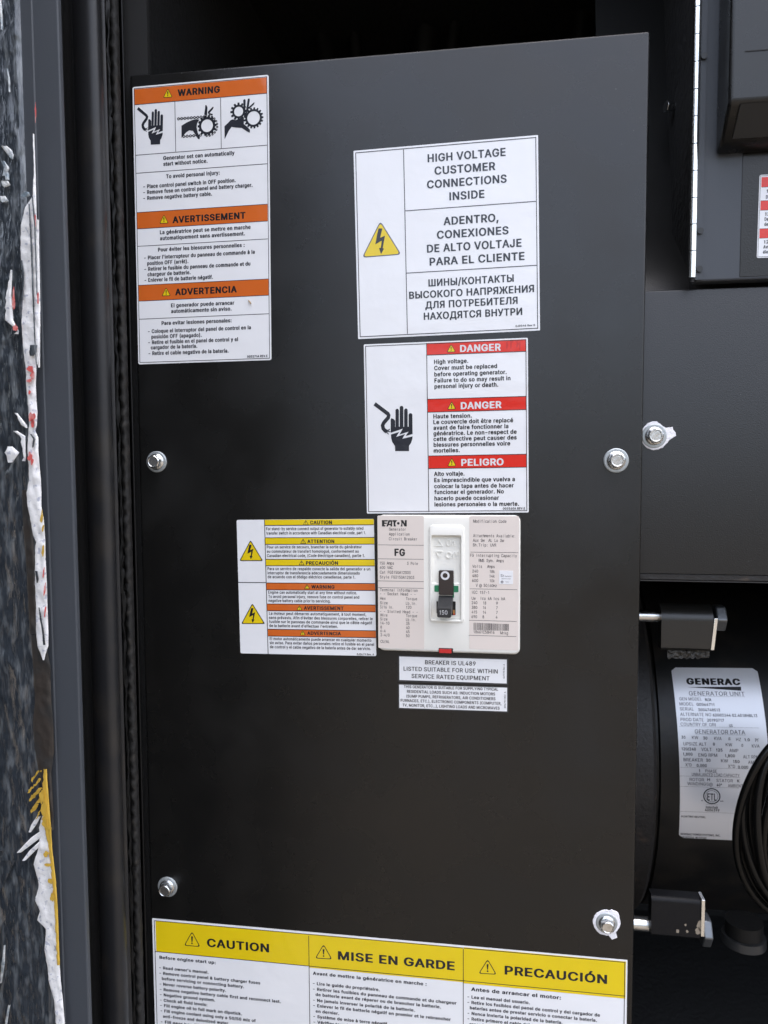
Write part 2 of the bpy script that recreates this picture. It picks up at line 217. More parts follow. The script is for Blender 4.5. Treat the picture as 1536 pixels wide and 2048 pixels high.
# ------------------------------------------------------------------ lettering: grotesque outlines filled by scanlines
GLYPHS = r'''"3F1p3D1k4X264X223D  2V3D2R4X2y4X2t3D
&452Y1>2>1A2&1I1p1U1b1g1X1z1V241W2F1^2U1g2c1t2p283.2e3N2q3X2{3f2~3n3#3w2}4)2v432k4:2]4<2Q4;2H482A422;4+283~273t283i2;3_2I3J2^314/1B3`1B2J2n2-361}3E1u3S1p3c1n3s1p4+1w4;2&4H254R2G4X2[4Z2p4X3%4R344H3?4;3E4,3H3w3F3j3C3^3=3R353H2|362A2f212X2&2L1|2@1{231|2%2&1u2/1k2:1d2G1_2W1^2i1_2y1e3-1n3;1z3F2-3O2?3T2S3V2j3y2j3w2O3r2:3l2*3d1x3T1g3M1^3=1O3)1F2o1@
'2_1p3D1k4X264X223D
(3+1v2_1x3$1}3H2$3Y2)3k2.3|23412@4O2M4j2p4j2b4J2U4*2L3c2E3B2@2}2?2_2@2D2D2*2K1i2T1K2Z1<2a1,2h0w2p0f2M0f2B0{28162/1K2(1b1}1x1y231w2I
)3+1W0f1a0w1h1-1n1=1t1L1}1j2)2+2-2E2.2_2,2}2(3B1|3c1r4*1f4J1W4j1z4j2-4O29412?3|2C3k2H3Y2K3H2P3$2R2_2Q2I2N232J1x2E1b2=1K25152+0{1z0f
,2T1X0W1j1l271l1s0W
-483O2u3O2T2)2T2)2u
.2T1z1?1p1A1g1G1a1P1_1Y1a1e1g1m1p1s1z1u2)1s211m271e291Y271P211G2)1A
/2x2p4f1l0q1J0q2N4f
0482k1>2L1C231P1y1f1j2)1e2;1a2N1_2d1^2{1_361a3K1e3`1k3q1z44234J2L4W2k4]3.4W3G4J3[443k3q3q3`3t3K3w363w2{3w2d3t2N3q2;3k2)3]1f3G1P3.1C  2k1_3#1c341m3B1~3K2:3Q2W3S2{3Q3B3K3`3B3w344.3#482k4<2V482E4.283w2/3`2)3B2&2{2)2W2/2:281~2E1m2V1c
13V2J1B2J3m1o3m1o4*24402J4>2T4X2o4X2o1B
2481h1B1h1^2o2l3030393=3@3I3D3V3F3d3D3s3>4#364.3+452x4:2i4<2X4:2K452@4,283|233n213_1i3_1l3w1t422(4C2:4Q2P4Y2j4]3(4Y3=4Q3O4D3^433g3{3j3e3h3T3d3D3[343O2}3&2O2@1f2@1d3n1d3n1B
3482f1>2K1@241H1{1S1k1d1a1w1[242&242*2%211u2:1l2G1e2U1a2f1`2w1a3,1f391n3B1x3I2+3K2;3I2J3C2X3:2f3,2o2t2u2[2w2B2w2B3:334533471k471k4X3e4X3e4<2b3.2b343$333?3,3S2z3d2i3m2R3p2;3m1~3c1i3S1V3?1I3&1A
4481Y2$1Y2C2w4X3@4X2%2G2%2E3|2E3|2$  301B302.302<303D3S3D3S1B
5482h1>2N1A281H2%1U1r1e1i1x1e232.23212%271v2@1m2K1f2X1a2h1`2y1b3,1h391r3B2#3H233J2E3H2W3B2h382u3,3#2w3+2f3-2V3,2H3(2;2}212v1j2z1z4X3a4X3a472>47253;263;2A3B2N3H2]3L2m3M3$3K363F3F3=3T323`2~3h2n3m2Z3o2F3l2+3c1n3S1Z3?1K3(1A
6482k1>2P1A2:1J2&1Y1s1n1j2*1g2E1j2Z1q2r1~31273Q2z4X3G4X2?3#2;3#2@3,2G332O392X3>2d3A2p3B3.3?3C373U3*3c2s3k2]3n2B3k2(3b1m3S1Y3@1J3)1A  2k1_2{1a3.1g391q3B1}3H213J2B3H2S3B2c392p3.2y2{3#2k3%2Z3#2L2y2@2p272d222T202C2221271}2@1q2L1g2Z1a
7481{1B3G453G471g471g4X3o4X3o452G1B
8482k1>2N1A261I1}1U1m1f1d1z1a261c2G1h2X1q2g1}2s202|2@3%2@3&2,301x3?1o3R1k3i1n3~1w462*4F2<4R2Q4Y2k4]3(4Y3>4R3O4F3^463g3~3j3i3g3R3]3?3M303:3&3:3%3J2|3W2s3d2g3m2X3s2G3u263r1z3h1f3X1U3D1I3+1A  2k1_2}1a311f3>1m3G1w3M2)3O273M2G3G2T3=2`302i2|2n2k2p2X2n2I2i2<2`222T2,2G2*272,2)221w2;1m2H1f2X1a  2k342y363+3:363B3>3L3C3X3E3f3C3t3>4$364/3,462z4:2k4<2[4:2N462C4/2;4$263t243f263X2;3L2C3B2N3:2[36
9482k4]3)4Y3@4O3S4A3b4-3k3q3n3U3l3?3e3)3W2i3C2I2[1B231B3;2w3>2w392o332h3+2b2|2]2r2Y2f2X2L2Z272d2$2q1s3(1j3>1g3X1j3s1t4.2&4A2:4P2P4Y  2k4<2Z4:2L442@4*273y223j203X223G27372@3+2L2}2Z2w2k2u2{2w3.2|393+3B373H3F3J3W3H3i3B3x394*3.442{4:
:2T1z1?1p1A1g1G1a1P1_1Y1a1e1g1m1p1s1z1u2)1s211m271e291Y271P211G2)1A  1z3)1p3+1g311a391_3C1a3M1g3V1p3]1z3_2)3]213V273M293C273921312)3+
;2T1X0W1j1l271l1s0W  1~3)1t3+1l311f391d3C1f3M1l3V1t3]1~3_2-3]263V2<3M2>3C2<3926312-3+
@5_3Z0N3E0O310Q2y0U2h0[2H0j2.1#1u1>1f1^1a1o1]2%1Z2:1Y2O1Z2d1]2w1a3.1f3?1u3_2.3y2H432g4B2x4G3/4K3B4M3V4N3k4M3}4K434G4C4A4`424w3y5/3a5<3E5D3(5F2d5D295@2$5:1n521_5%1R4q1K4]1H4E1K4:1P411V4*1`4%1j4$1j3y1^3n1S3^1L3I1I311L2y1V2i1g2^1z2V272T2Q2W2k2`3%2l382|3G353P3K3S3^3Q3l3L3w3E3~3=4#3=4#3N4D3N4D2&4E1w4J1n4R1g4^1e4k1g4t1n4{1{5#215%2G5&2e5$2}4z3:4p3Q4a3e4M3u464&3v4/3U42354/2t4&2Z3v2F3d263N2*341}2q1{2N1}2,2*1i261N2F192]1(2v0v390o3[0l3{0o4;0v4M0{4U0`4>0W3{0Q  3K1h3]1j3j1p3t1y3{2,4#2=4%2R4#2h3{2x3t3(3i303[343L353=33303-3%2~2z2r2u2c2t2R2u2@2y203#1}3.1r3;1k
A4G1K1B2]4X3,4X4>1B3r1B333;3$3d2n4F2v4F2c3d2U3;1t1B  2&292&2Z3c2Z3c29
B4:1e1B1e4X2s4X344U3K4M3]4A3i413q3z3s3e3r3S3m3F3e3;3Z323O3,3C3&3C3#3Q2|3_2v3l2k3v2^3|2K4#263|1|3t1i3g1X3T1L3;1E2v1B  2/1d2u1d381g3K1q3V2#3Z263X2E3R2Q3I2]3=2f3.2l2w2m2/2m  2/322q323%3333383?3?3G3I3M3U3O3d3K3v3A4*30442s472/47
C4Y3&1>2p1?2_1C2M1H2>1P201Z2#1g1t1u1k2*1d2<1^2O1Z2d1Y2{1Z361^3K1d3_1k3p1t4$2#43204?2>4I2M4Q2_4W2p4[3&4]3=4Z3Q4U3e4M3v4B4)44454#4>3l4C3V3y3V3u3e3n3q3f3|3[4*3O413C4535483&492i462Q4,2>3v203`2%3B1~2{2%2W202;2>2#2Q1o2i1e3&1a351b3C1e3O1j3[1q3f1z3n2*3u263y2D4C2D4>2/451w4)1g3v1X3e1M3Q1E3=1@
D4T2g1B1z1B1z1d2d1d3*1g3D1q3Y2&3h2=3q2Y3t2{3q3A3h3^3Y3t3E4*3,442h471x471x4X2j4X3#4W374S3H4N3X4F3t414-3o443^493K4<364=2{4<2e492P442=4,2,3~1x3s1j3g1^3W1T3G1L351F2|1C  2/4X2/1B1e1B1e4X
E4#1e1B1e4X3e4X3e472/472/323Z323Z2l2/2l2/1d3f1d3f1B
F3z1e1B1e4X3c4X3c472/472/3.3U3.3U2h2/2h2/1B
G4_3(1>2p1?2_1C2M1H2>1P201Z1~1h1t1u1k2*1c2<1^2O1Z2e1Y2{1Z361^3K1c3_1k3p1t4$1~43204?2=4I2L4Q2^4W2o4[3%4]3<4Z3Q4U3e4L3v4A4*43463~4>3k4D3V3y3V3t3d3m3p3e3{3Z4)3O403C4535483%492h462Q4,2>3v203`2%3B1~2{2%2X202;2>2#2R1o2i1e3(1a3?1d3T1l3e1y3r2/3z2D3}2]4-2Z302Z302|4F2|4F2[4B29471w4#1_3g1M3I1B
H4]1e1B1e4X2/4X2/343p343p4X4:4X4:1B3p1B3p2n2/2n2/1B
I2Y1i1B1i4X234X231B
J3r2R1>2/1D1n1U1d1b1[1q1W2(1U2;1U2K1{2K1{2;1~2#2.1n2>1c2R1`2g1c2w1n3%2#3*2;3*4X3O4X3O2;3M2(3I1q3A1b371U2v1D
K4@2#2;2#2e283#2L3<2b3S3`4X454X2n3,2l3,  1e1B1e4X2/4X2/3N2/2j2/2W2/1B  3d1B2T2~2l3?451B
L3p1e1B1e4X2/4X2/1d3^1d3^1B
M5B1e1B1e4X2?4X3-2S332C3:2.3A1s3F1_3>1_3D1r3K2.3R2C3X2S4E4X4{4X4{1B4U1B4U354U3I4V3b4V3|4W4:4Z4:4Q3z4H3_4@3G49353R1B321B2J352C3F2;3^223y2(4:2,4:2-3~2-3d2.3J2.352.1B
N4a1e1B1e4X264X3S2Q3_2>3m2$3|1c3w1b3u2%3t2B3t2X3t4X4>4X4>1B3m1B2]342N3L2=3j2%472,482.3k2/3J2035201B
O4g3&1>2p1?2_1C2M1H2>1P201Z2#1g1t1u1k2*1d2<1^2O1Z2d1Y2{1Z361^3K1d3_1k3p1t4$2#43204?2>4I2M4Q2_4W2p4[3&4]394[3K4W3[4Q3k4I3y4?4*43454$4>3p4E3_4K3K4N364O2{4N2d4K2O4E2<4>2*451u4*1g3y1Z3k1P3[1H3K1C391?  3&1a3@1e3V1o3j2#3y2;4(2W4+2{4(3B3y3`3j3w3V4,3@463&492i462R4,2?3w203`2%3B1~2{2%2W202;2?2#2R1o2i1e
P431e1B1e4X2p4X344U3M4L3a4=3o4*3w3o3y3U3w3=3o3%3a2n3M2`342V2p2S2&2S2&2t2n2t3(2v382|3E3*3M363R3E3T3U3R3g3M3u3E4%38403(452n472/472/1B
Q4g2v2C3A2C3c1t3k1h4A1&3u1&3T1Q3L1]  3&1>2p1?2_1C2M1H2>1P201Z2#1g1t1u1k2*1d2<1^2O1Z2d1Y2{1Z361^3K1d3_1k3p1t4$2#43204?2>4I2M4Q2_4W2p4[3&4]394[3K4W3[4Q3k4I3y4?4*43454$4>3p4E3_4K3K4N364O2{4N2d4K2O4E2<4>2*451u4*1g3y1Z3k1P3[1H3K1C391?  3&1a3@1e3V1o3j2#3y2;4(2W4+2{4(3B3y3`3j3w3V4,3@463&492i462R4,2?3w203`2%3B1~2{2%2W202;2?2#2R1o2i1e
R451e1B1e4X2p4X344U3M4L3a4>3o4,3w3r3z3X3w3?3o3*3a2s3M2f342]2p2Y1z2Y1z2{2o2{3(2}393&3E3/3M3:3R3H3T3X3R3i3M3w3E4(39403(452o472/472/1B  3X1B2m2l3<2l4)1B
S442i1=2K1@211G1w1T1h1e1]1z1X262#262&2&2/1u2:1l2G1e2W1a2i1_2|1a321f3@1m3K1x3R2)3T283R2E3L2O3C2W382^2u2h2Q2r212~1t341f3I1a3e1d3|1n451~4E274Q2O4Y2k4]3+4Y3C4Q3W4E3g453q3}3u3h3O3h3I3{3;4/3&482j4;2W492H452;4-224#2,3s2*3f2,3X233M2=3E2I3?2c363%3.3A3$3O2z3]2q3h2g3q2Y3w2J3y273v1|3m1g3]1U3G1H3-1@
T451T471T4X3~4X3~472|472|1B2V1B2V47
U4^2}1=2]1A2@1K2*1[1t1q1i2/1e2K1e4X2/4X2/2N222:292)2D1u2S1j2g1c2}1a391c3L1j3[1u3g2)3n2:3p2N3p4X4:4X4:2K472/4,1q3v1[3_1K3C1A
V4G2^1B1K4X1s4X2V2_2d272w1T2p1T3&27342_3q4X4>4X3-1B
W5e2A1B1K4X1r4X2F2X2M2;2S1y2Y1Y2T1Y2[1y2b2;2i2X3>4X3i4X4=2X4D2;4K1y4Q1Y4L1Y4R1y4Y2;4a2X544X5Z4X4e1B491B3b3G3W3o3O4D3V4D3N3q3D3G2m1B
X4D1L1B2f312f2p1S4X2#4X2N3u2^3^2i3K2u352n352z3J3*3^393u3e4X444X2}2r2}32491B3j1B36223(2G2x2X2m2n2u2n2j2Y2_2G2P221w1B
Y4C2^1B2^2`1K4X1w4X2V3T2h362x2m2i2m2y363/3T3j4X494X3(2`3(1B
Z4/1Z1B1Z1^3+3l3>4+3Q4E3V4932472i471Y471Y4X3s4X3s4=2I22251q1{1U1w1b2?1c2d1d3t1d3t1B
a3n2D1=201?1y1E1j1N1^1]1V1m1S2%1U271[2D1d2O1o2W1|2^202b2N2g2o2k2z2m3%2p3+2t3,2{3,2|3+3.3&382|3@2s3G2g3J2X3L2J3K2>3G233A2+3;2$331|3+1Y351d3G1p3T2#3_243f2F3j2W3k2r3i3$3d323^3=3S3G3F3M343O2y3O1B3-1B3-1a3*1a2z1P2p1I2d1C2U1>  2J1]2]1_2l1e2w1m3$1x3*2*3,273,2U2~2P2n2M2[2J2M2H252C2+2>1~281y2/1x2#1y1u1}1l2)1f221a2=1^
b4&2m1=2Y1?2K1D2@1L271T2,1e2(1e2(1B1a1B1a4X2)4X2)3E2,3E273T2?3]2J3e2Y3j2l3k3+3h3A3^3T3L3c363l2u3o2T3l243c1s3T1]3B1K3+1A  2g1^2z1a3.1i3:1u3C2+3H2?3J2U3H2k3C3#3;343.3A2z3I2g3K2T3I2D3A2835203$2*2l2)2U2*2>202*291u2E1h2T1`
c3r2`1=2C1A2+1K1r1]1c1t1Y241V2S1Y2t1c351r3K2+3]2C3h2`3k2o3j2~3g313b3=3Z3H3Q3Q3G3X3:3^3-3<3#35343)3@2t3H2`3K2K3H2;3@2/332%2}1|2j1z2S1|2?2%2+2/1v2;1i2K1`2`1^2t1a3)1i351v3<2+3_1~3Y1p3R1c3I1W3>1N311G2~1B2p1>
d4&2X1=2>1A2(1K1p1]1b1s1Y241V2T1Y2u1b361q3L2(3^2?3h2X3k2l3j2z3e3*3]333T3>3E3@3E3@4X3d4X3d1B3A1B3A1e3>1e331T3*1L2z1D2k1?  2^1^2q1`3$1h311u3:2*3?2>3A2U3?2l3:3$31353$3A2q3I2^3K2J3I2;3A2/342%3#1|2k1z2U1|2?2%2+2/1u2;1i2K1a
e3w2c1=2D1A2+1K1r1]1c1t1Y241V2S1Y2t1c341q3K2*3]2B3h2_3k2p3j3%3e373^3E3R3Q3C3[303b2t3d2W3d2I1n2I1n2h3P2h3@2]3>2q393(30373$3B2q3I2_3K2K3I2<3B20372%3)1|2s1z2b1z2N1|282&2$211q2?1f2O1`2c1]2o1^2z1a3)1f321m381u3=2$3`1w3Y1g3N1Y3A1M301E2x1?
f2z2l3i2l3J1F3J1F3i  1q1B1q4+1s4=1z4K2)4V264_2D4c2S4e2h4c2t4`2k4A2d4C2X4D2J4B2A4<2;42294#291B
g4(2`0F2H0G250L2#0S1r0^1h0i1`0u1}1+2.0w260p2A0j2N0f2`0e2x0h300r3<1&3A1?3A1j3>1j321Z3*1R2z1K2k1F2X1E2?1H2)1Q1q1b1c1w1Y261V2V1Y2v1c361q3L2(3^2?3h2X3k2l3j2z3e3+3^333T3>3E3B3E3B3i3e3i3e1=3a0~3W0j3H0Y350N2y0H  2^1e2q1g3$1n311y3:2-3?2@3A2V3?2m3:3$31353$3A2q3I2^3K2K3I2;3A2/342%3#1|2m1z2V1|2A2%2.2/1z2;1n2K1g
h3z2)2k2)1B1a1B1a4X2)4X2)331~332/3M2?3_2S3h2k3k3$3i373b3F3V3Q3F3X313[2s3[1B381B382p343,3+3=2v3G2a3K2R3I2D3D293<20302+2}
i2H1a1B1a3i2)3i2)1B  1s421j441b491[4@1Z4I1[4R1b4Z1j4`1s4a1|4`2)4Z2/4R204I2/4@2)491|44
j2H1a3i2)3i2)112(0y1}0i1t0[1h0R1W0L1D0J1<0J1<0k1C0k1P0m1Y0t1_0~1a11  1s421i441b491[4@1Y4I1[4R1b4Z1i4`1s4a1|4`2)4Z2.4R204I2.4@2)491|44
k3i2&262&2b2-2b313i3^3i2R2Z2N2Z  1a1B1a4X2)4X2)1B  371B2=2S2V2l3d1B
l2G1a1B1a4X2)4X2)1B
m581a1B1a3i2(3i2(372%372,3G243T2?3_2K3g2X3k2g3l2}3i333^3?3L3F373A373G3F3O3S3[3^3i3f3y3k4.3l4A3j4Q3d4`3Y4k3J4r384t2{4t1B4P1B4P2z4M344C3A453I4#3L3q3J3f3E3[3>3T343P3)3N2w3N1B3+1B3+2~3(332z3@2l3I2Z3L2N3J2B3F283>20342+3&2)2q2)1B
n3z2)2k2)1B1a1B1a3i2(3i2(331~332/3M2?3_2S3h2k3k3$3i373b3F3V3Q3F3X313[2s3[1B381B382p343,3+3=2v3G2a3K2R3I2D3D293<20302+2}
o3}2`1=2C1A2+1K1r1]1c1t1Y241V2S1Y2t1c351r3K2+3]2C3h2`3k2|3h393]3M3K3]353f2t3j2S3f243]1t3M1]391K2|1A  2`1^2t1`3)1i351v3>2+3C2?3E2S3C2j3>2}35333)3@2t3H2`3K2K3H2;3@2/332%2}1|2j1z2S1|2?2%2+2/1v2;1i2K1`
p4&1a0J1a3i2(3i2(3E2,3E273T2?3]2J3e2Y3j2l3k3+3h3A3^3T3L3c363l2u3o2T3l243c1s3T1]3B1K3+1A2m1=2Y1?2K1D2@1L271T2,1e2)1e2)0J  2g1^2z1a3.1i3:1u3C2+3H2?3J2U3H2k3C3#3;343.3A2z3I2g3K2T3I2D3A2835203$2*2l2)2U2*2>202*291u2E1h2T1`
q4&3d0J3@0J3@1e3>1e321T3*1L2z1D2k1?2X1=2>1A2(1K1p1]1b1s1Y241V2T1Y2u1b361q3L2(3^2?3h2X3k2l3j2z3e3*3]333T3>3E3A3E3A3i3d3i  2^1^2q1`3$1h311u3:2*3?2>3A2U3?2l3:3$31353$3A2q3I2^3K2J3I2;3A2/342%3#1|2k1z2U1|2?2%2+2/1u2;1i2K1a
r2~1a1B1a3i2(3i2(3F2*3F233U2?3b2P3i2c3l2l3k2u3k2u3G2m3H2`3I2P3G2C3B283;20312+3#2)2q2)1B
s3`2P1=2;1?2(1D1s1L1f1X1]1g1V1y1y2$2#1p2/1f2>1_2P1]2e1_2u1g3#1q3(1~3%2-2{262q2<2c2A2>2J2#2R1l2`1a2q1^3+1`3=1h3L1u3Y2*3c2=3i2S3k2i3j2{3e3.3[393Q3B3C3H343(3-2}392t3C2g3J2S3M2B3J233D2)3:2%3-2(2}2/2u2:2n2J2i2m2a3+2W3>2J3H2:3L2$3I1n3A1^341P2~1F2i1?
t2k2^3i2^3J1F3J1F3i  1h4B204B201{221o261f2>1a2J1`2R1`2]1b2c1C2V1@2I1@2/1C1x1N1l1a1h1x
u3z2Q1?2<1A2*1H1v1T1k1e1d1y1a281a3i2)3i2)2;2-2#271n2F1c2[1`2k1a2x1g3(1o311{362.382@383i3[3i3[1B391B391x3>1x321^2|1L2h1B
v3n2E1B1L3i1s3i2G2A2S1u2_1N2R1N2]1u2i2A3=3i3d3i2k1B
w4z271B1O3i1u3i252d2@262L1Z2G1Z2R252_2d2z3i3D3i3^2d3j263v1Z3o1Z3|264-2d4G3i4m3i4*1B3b1B3E2J3=2j353/3-3P353P3-3/3$2j2w2J2Z1B
x3h1N1B2J2f2J2J1R3i1|3i2=3=2O2z2`2_2M2_2]2z2o3=303i3X3i2a2I2a2d3[1B321B2m1t2[262K2P2^2P2N262=1t1w1B
y3n1^0M1f0l1l0k1v0i2#0j2,0m230s290|2>1.2E1A1L3i1s3i2G2A2S1u2_1N2Q1N2]1u2i2A3=3i3d3i2^0|2V0l2M0`2C0U280N2+0J1w0I1h0J
z3i1Z1B1Z1]2{3E2{3G1^3G1^3i3M3i3M3L201e201c3P1c3P1B
°3C2C3021331}391o3C1e3Q1^3b1[3s1^4)1e491o4G1}4Q214X2C4Z2T4X2e4Q2r4G2}493(4)3*3s3(3b2}3Q2r3C2e392T33  2C3N2L3O2U3S2]3X2c3a2g3i2h3s2g3}2c4*2]422U482L4;2C4=294;20482)421~4*1z3}1y3s1z3i1~3a2)3X203S293O
Ó4g3&1>2p1?2_1C2M1H2>1P201Z2#1g1t1u1k2*1d2<1^2O1Z2d1Y2{1Z361^3K1d3_1k3p1t4$2#43204?2>4I2M4Q2_4W2p4[3&4]394[3K4W3[4Q3k4I3y4?4*43454$4>3p4E3_4K3K4N364O2{4N2d4K2O4E2<4>2*451u4*1g3y1Z3k1P3[1H3K1C391?  3&1a3@1e3V1o3j2#3y2;4(2W4+2{4(3B3y3`3j3w3V4,3@463&492i462R4,2?3w203`2%3B1~2{2%2W202;2?2#2R1o2i1e  2s4u335T3Z5T344u
à3n2D1=201?1y1E1j1N1^1]1V1m1S2%1U271[2D1d2O1o2W1|2^202b2N2g2o2k2z2m3%2p3+2t3,2{3,2|3+3.3&382|3@2s3G2g3J2X3L2J3K2>3G233A2+3;2$331|3+1Y351d3G1p3T2#3_243f2F3j2W3k2r3i3$3d323^3=3S3G3F3M343O2y3O1B3-1B3-1a3*1a2z1P2p1I2d1C2U1>  2J1]2]1_2l1e2w1m3$1x3*2*3,273,2U2~2P2n2M2[2J2M2H252C2+2>1~281y2/1x2#1y1u1}1l2)1f221a2=1^  2G4*1|4d2H4d2e4*
á3n2D1=201?1y1E1j1N1^1]1V1m1S2%1U271[2D1d2O1o2W1|2^202b2N2g2o2k2z2m3%2p3+2t3,2{3,2|3+3.3&382|3@2s3G2g3J2X3L2J3K2>3G233A2+3;2$331|3+1Y351d3G1p3T2#3_243f2F3j2W3k2r3i3$3d323^3=3S3G3F3M343O2y3O1B3-1B3-1a3*1a2z1P2p1I2d1C2U1>  2J1]2]1_2l1e2w1m3$1x3*2*3,273,2U2~2P2n2M2[2J2M2H252C2+2>1~281y2/1x2#1y1u1}1l2)1f221a2=1^  2E4*2a4d3.4d2c4*
â3n2D1=201?1y1E1j1N1^1]1V1m1S2%1U271[2D1d2O1o2W1|2^202b2N2g2o2k2z2m3%2p3+2t3,2{3,2|3+3.3&382|3@2s3G2g3J2X3L2J3K2>3G233A2+3;2$331|3+1Y351d3G1p3T2#3_243f2F3j2W3k2r3i3$3d323^3=3S3G3F3M343O2y3O1B3-1B3-1a3*1a2z1P2p1I2d1C2U1>  2J1]2]1_2l1e2w1m3$1x3*2*3,273,2U2~2P2n2M2[2J2M2H252C2+2>1~281y2/1x2#1y1u1}1l2)1f221a2=1^  284.1q4.1q4/2D4d2f4d394/394.2q4.2T4P
è3w2c1=2D1A2+1K1r1]1c1t1Y241V2S1Y2t1c341q3K2*3]2B3h2_3k2p3j3%3e373^3E3R3Q3C3[303b2t3d2W3d2I1n2I1n2h3P2h3@2]3>2q393(30373$3B2q3I2_3K2K3I2<3B20372%3)1|2s1z2b1z2N1|282&2$211q2?1f2O1`2c1]2o1^2z1a3)1f321m381u3=2$3`1w3Y1g3N1Y3A1M301E2x1?  2O4*2)4d2P4d2m4*
é3w2c1=2D1A2+1K1r1]1c1t1Y241V2S1Y2t1c341q3K2*3]2B3h2_3k2p3j3%3e373^3E3R3Q3C3[303b2t3d2W3d2I1n2I1n2h3P2h3@2]3>2q393(30373$3B2q3I2_3K2K3I2<3B20372%3)1|2s1z2b1z2N1|282&2$211q2?1f2O1`2c1]2o1^2z1a3)1f321m381u3=2$3`1w3Y1g3N1Y3A1M301E2x1?  2M4*2j4d364d2k4*
ê3w2c1=2D1A2+1K1r1]1c1t1Y241V2S1Y2t1c341q3K2*3]2B3h2_3k2p3j3%3e373^3E3R3Q3C3[303b2t3d2W3d2I1n2I1n2h3P2h3@2]3>2q393(30373$3B2q3I2_3K2K3I2<3B20372%3)1|2s1z2b1z2N1|282&2$211q2?1f2O1`2c1]2o1^2z1a3)1f321m381u3=2$3`1w3Y1g3N1Y3A1M301E2x1?  2A4.1y4.1y4/2L4d2o4d3B4/3B4.2z4.2^4P
í2H1a1B1a3i2)3i2)1B  1d4*2#4d2K4d2$4*
ñ3z2)2k2)1B1a1B1a3i2(3i2(331~332/3M2?3_2S3h2k3k3$3i373b3F3V3Q3F3X313[2s3[1B381B382p343,3+3=2v3G2a3K2R3I2D3D293<20302+2}  2x442j462]4<2P4B2H4D2C4C2@4?2=452$452&4E2-4R274Z2D4^2R4[2_4U2j4O2t4M2y4N2|4P3#4]3<4]3:4L344?3*47
ó3}2`1=2C1A2+1K1r1]1c1t1Y241V2S1Y2t1c351r3K2+3]2C3h2`3k2|3h393]3M3K3]353f2t3j2S3f243]1t3M1]391K2|1A  2`1^2t1`3)1i351v3>2+3C2?3E2S3C2j3>2}35333)3@2t3H2`3K2K3H2;3@2/332%2}1|2j1z2S1|2?2%2+2/1v2;1i2K1`  2P4*2l4d384d2m4*
А4G1K1B2]4X3,4X4>1B3r1B333;3$3d2n4F2v4F2c3d2U3;1t1B  2&292&2Z3c2Z3c29
Б451e1B1e4X3`4X3`472/472/372t3734353L3-3`2|3o2l3x2V3{2>3x2%3o1l3a1Y3L1M351E2t1B  2/1c2s1c321g3E1r3Q2(3U2?3Q2T3E2e322o2s2r2/2r
В4:1e1B1e4X2s4X344U3K4M3]4A3i413q3z3s3e3r3S3m3F3e3;3Z323O3,3C3&3C3#3Q2|3_2v3l2k3v2^3|2K4#263|1|3t1i3g1X3T1L3;1E2v1B  2/1d2u1d381g3K1q3V2#3Z263X2E3R2Q3I2]3=2f3.2l2w2m2/2m  2/322q323%3333383?3?3G3I3M3U3O3d3K3v3A4*30442s472/47
Г3u3c4X3c472/472/1B1e1B1e4X
Д4{1T0^1T1d1m1d1{1t2+23242Z2;372E4X4G4X4G1d4i1d4i0^4D0^4D1B1y1B1y0^  2=1d3~1d3~472h472`372X2W2S2>2M2(2F1q
Е4#1e1B1e4X3e4X3e472/472/323Z323Z2l2/2l2/1d3f1d3f1B
Ж5Y3a4X3a1B3;1B3;4X  1L1B2Q3%1T4X2&4X2s304*304v4X5G4X4K3$5O1B5#1B402j2l2j1w1B
И4a4>1B3s1B3s353t3J3u3k3w483}473f3j3U3L3F34271B1e1B1e4X2/4X2/2X2/2B2.2%2,1b2&1c262$2D2>2O2Q3m4X4>4X
К4@1e1B1e4X2/4X2/332X333_4X414X2y3#451B3d1B2Z2m2/2m2/1B
Л4_1T1B1T1d1]1d1i1e1s1i1z1q2$1~2)262,2P2<4X4<4X4<1B3r1B3r472^472P2M2J1{2D1i2=1Z231P2&1H1r1C1`1B
Н4]1e1B1e4X2/4X2/343p343p4X4:4X4:1B3p1B3p2n2/2n2/1B
О4g3&1>2p1?2_1C2M1H2>1P201Z2#1g1t1u1k2*1d2<1^2O1Z2d1Y2{1Z361^3K1d3_1k3p1t4$2#43204?2>4I2M4Q2_4W2p4[3&4]394[3K4W3[4Q3k4I3y4?4*43454$4>3p4E3_4K3K4N364O2{4N2d4K2O4E2<4>2*451u4*1g3y1Z3k1P3[1H3K1C391?  3&1a3@1e3V1o3j2#3y2;4(2W4+2{4(3B3y3`3j3w3V4,3@463&492i462R4,2?3w203`2%3B1~2{2%2W202;2?2#2R1o2i1e
П4]4:4X4:1B3p1B3p472/472/1B1e1B1e4X
Р431e1B1e4X2p4X344U3M4L3a4=3o4*3w3o3y3U3w3=3o3%3a2n3M2`342V2p2S2&2S2&2t2n2t3(2v382|3E3*3M363R3E3T3U3R3g3M3u3E4%38403(452n472/472/1B
С4Y3&1>2p1?2_1C2M1H2>1P201Z2#1g1t1u1k2*1d2<1^2O1Z2d1Y2{1Z361^3K1d3_1k3p1t4$2#43204?2>4I2M4Q2_4W2p4[3&4]3=4Z3Q4U3e4M3v4B4)44454#4>3l4C3V3y3V3u3e3n3q3f3|3[4*3O413C4535483&492i462Q4,2>3v203`2%3B1~2{2%2W202;2>2#2Q1o2i1e3&1a351b3C1e3O1j3[1q3f1z3n2*3u263y2D4C2D4>2/451w4)1g3v1X3e1M3Q1E3=1@
Т451T471T4X3~4X3~472|472|1B2V1B2V47
У4.1u1B1u1d2.1d2;1e2E1h2M1o2R1x2X2*1K4X1u4X2@3[2R302a2d2n2=2d2=2w2u343[3W4X4$4X2u1s2g1Y2^1P2Q1H2B1D2.1B
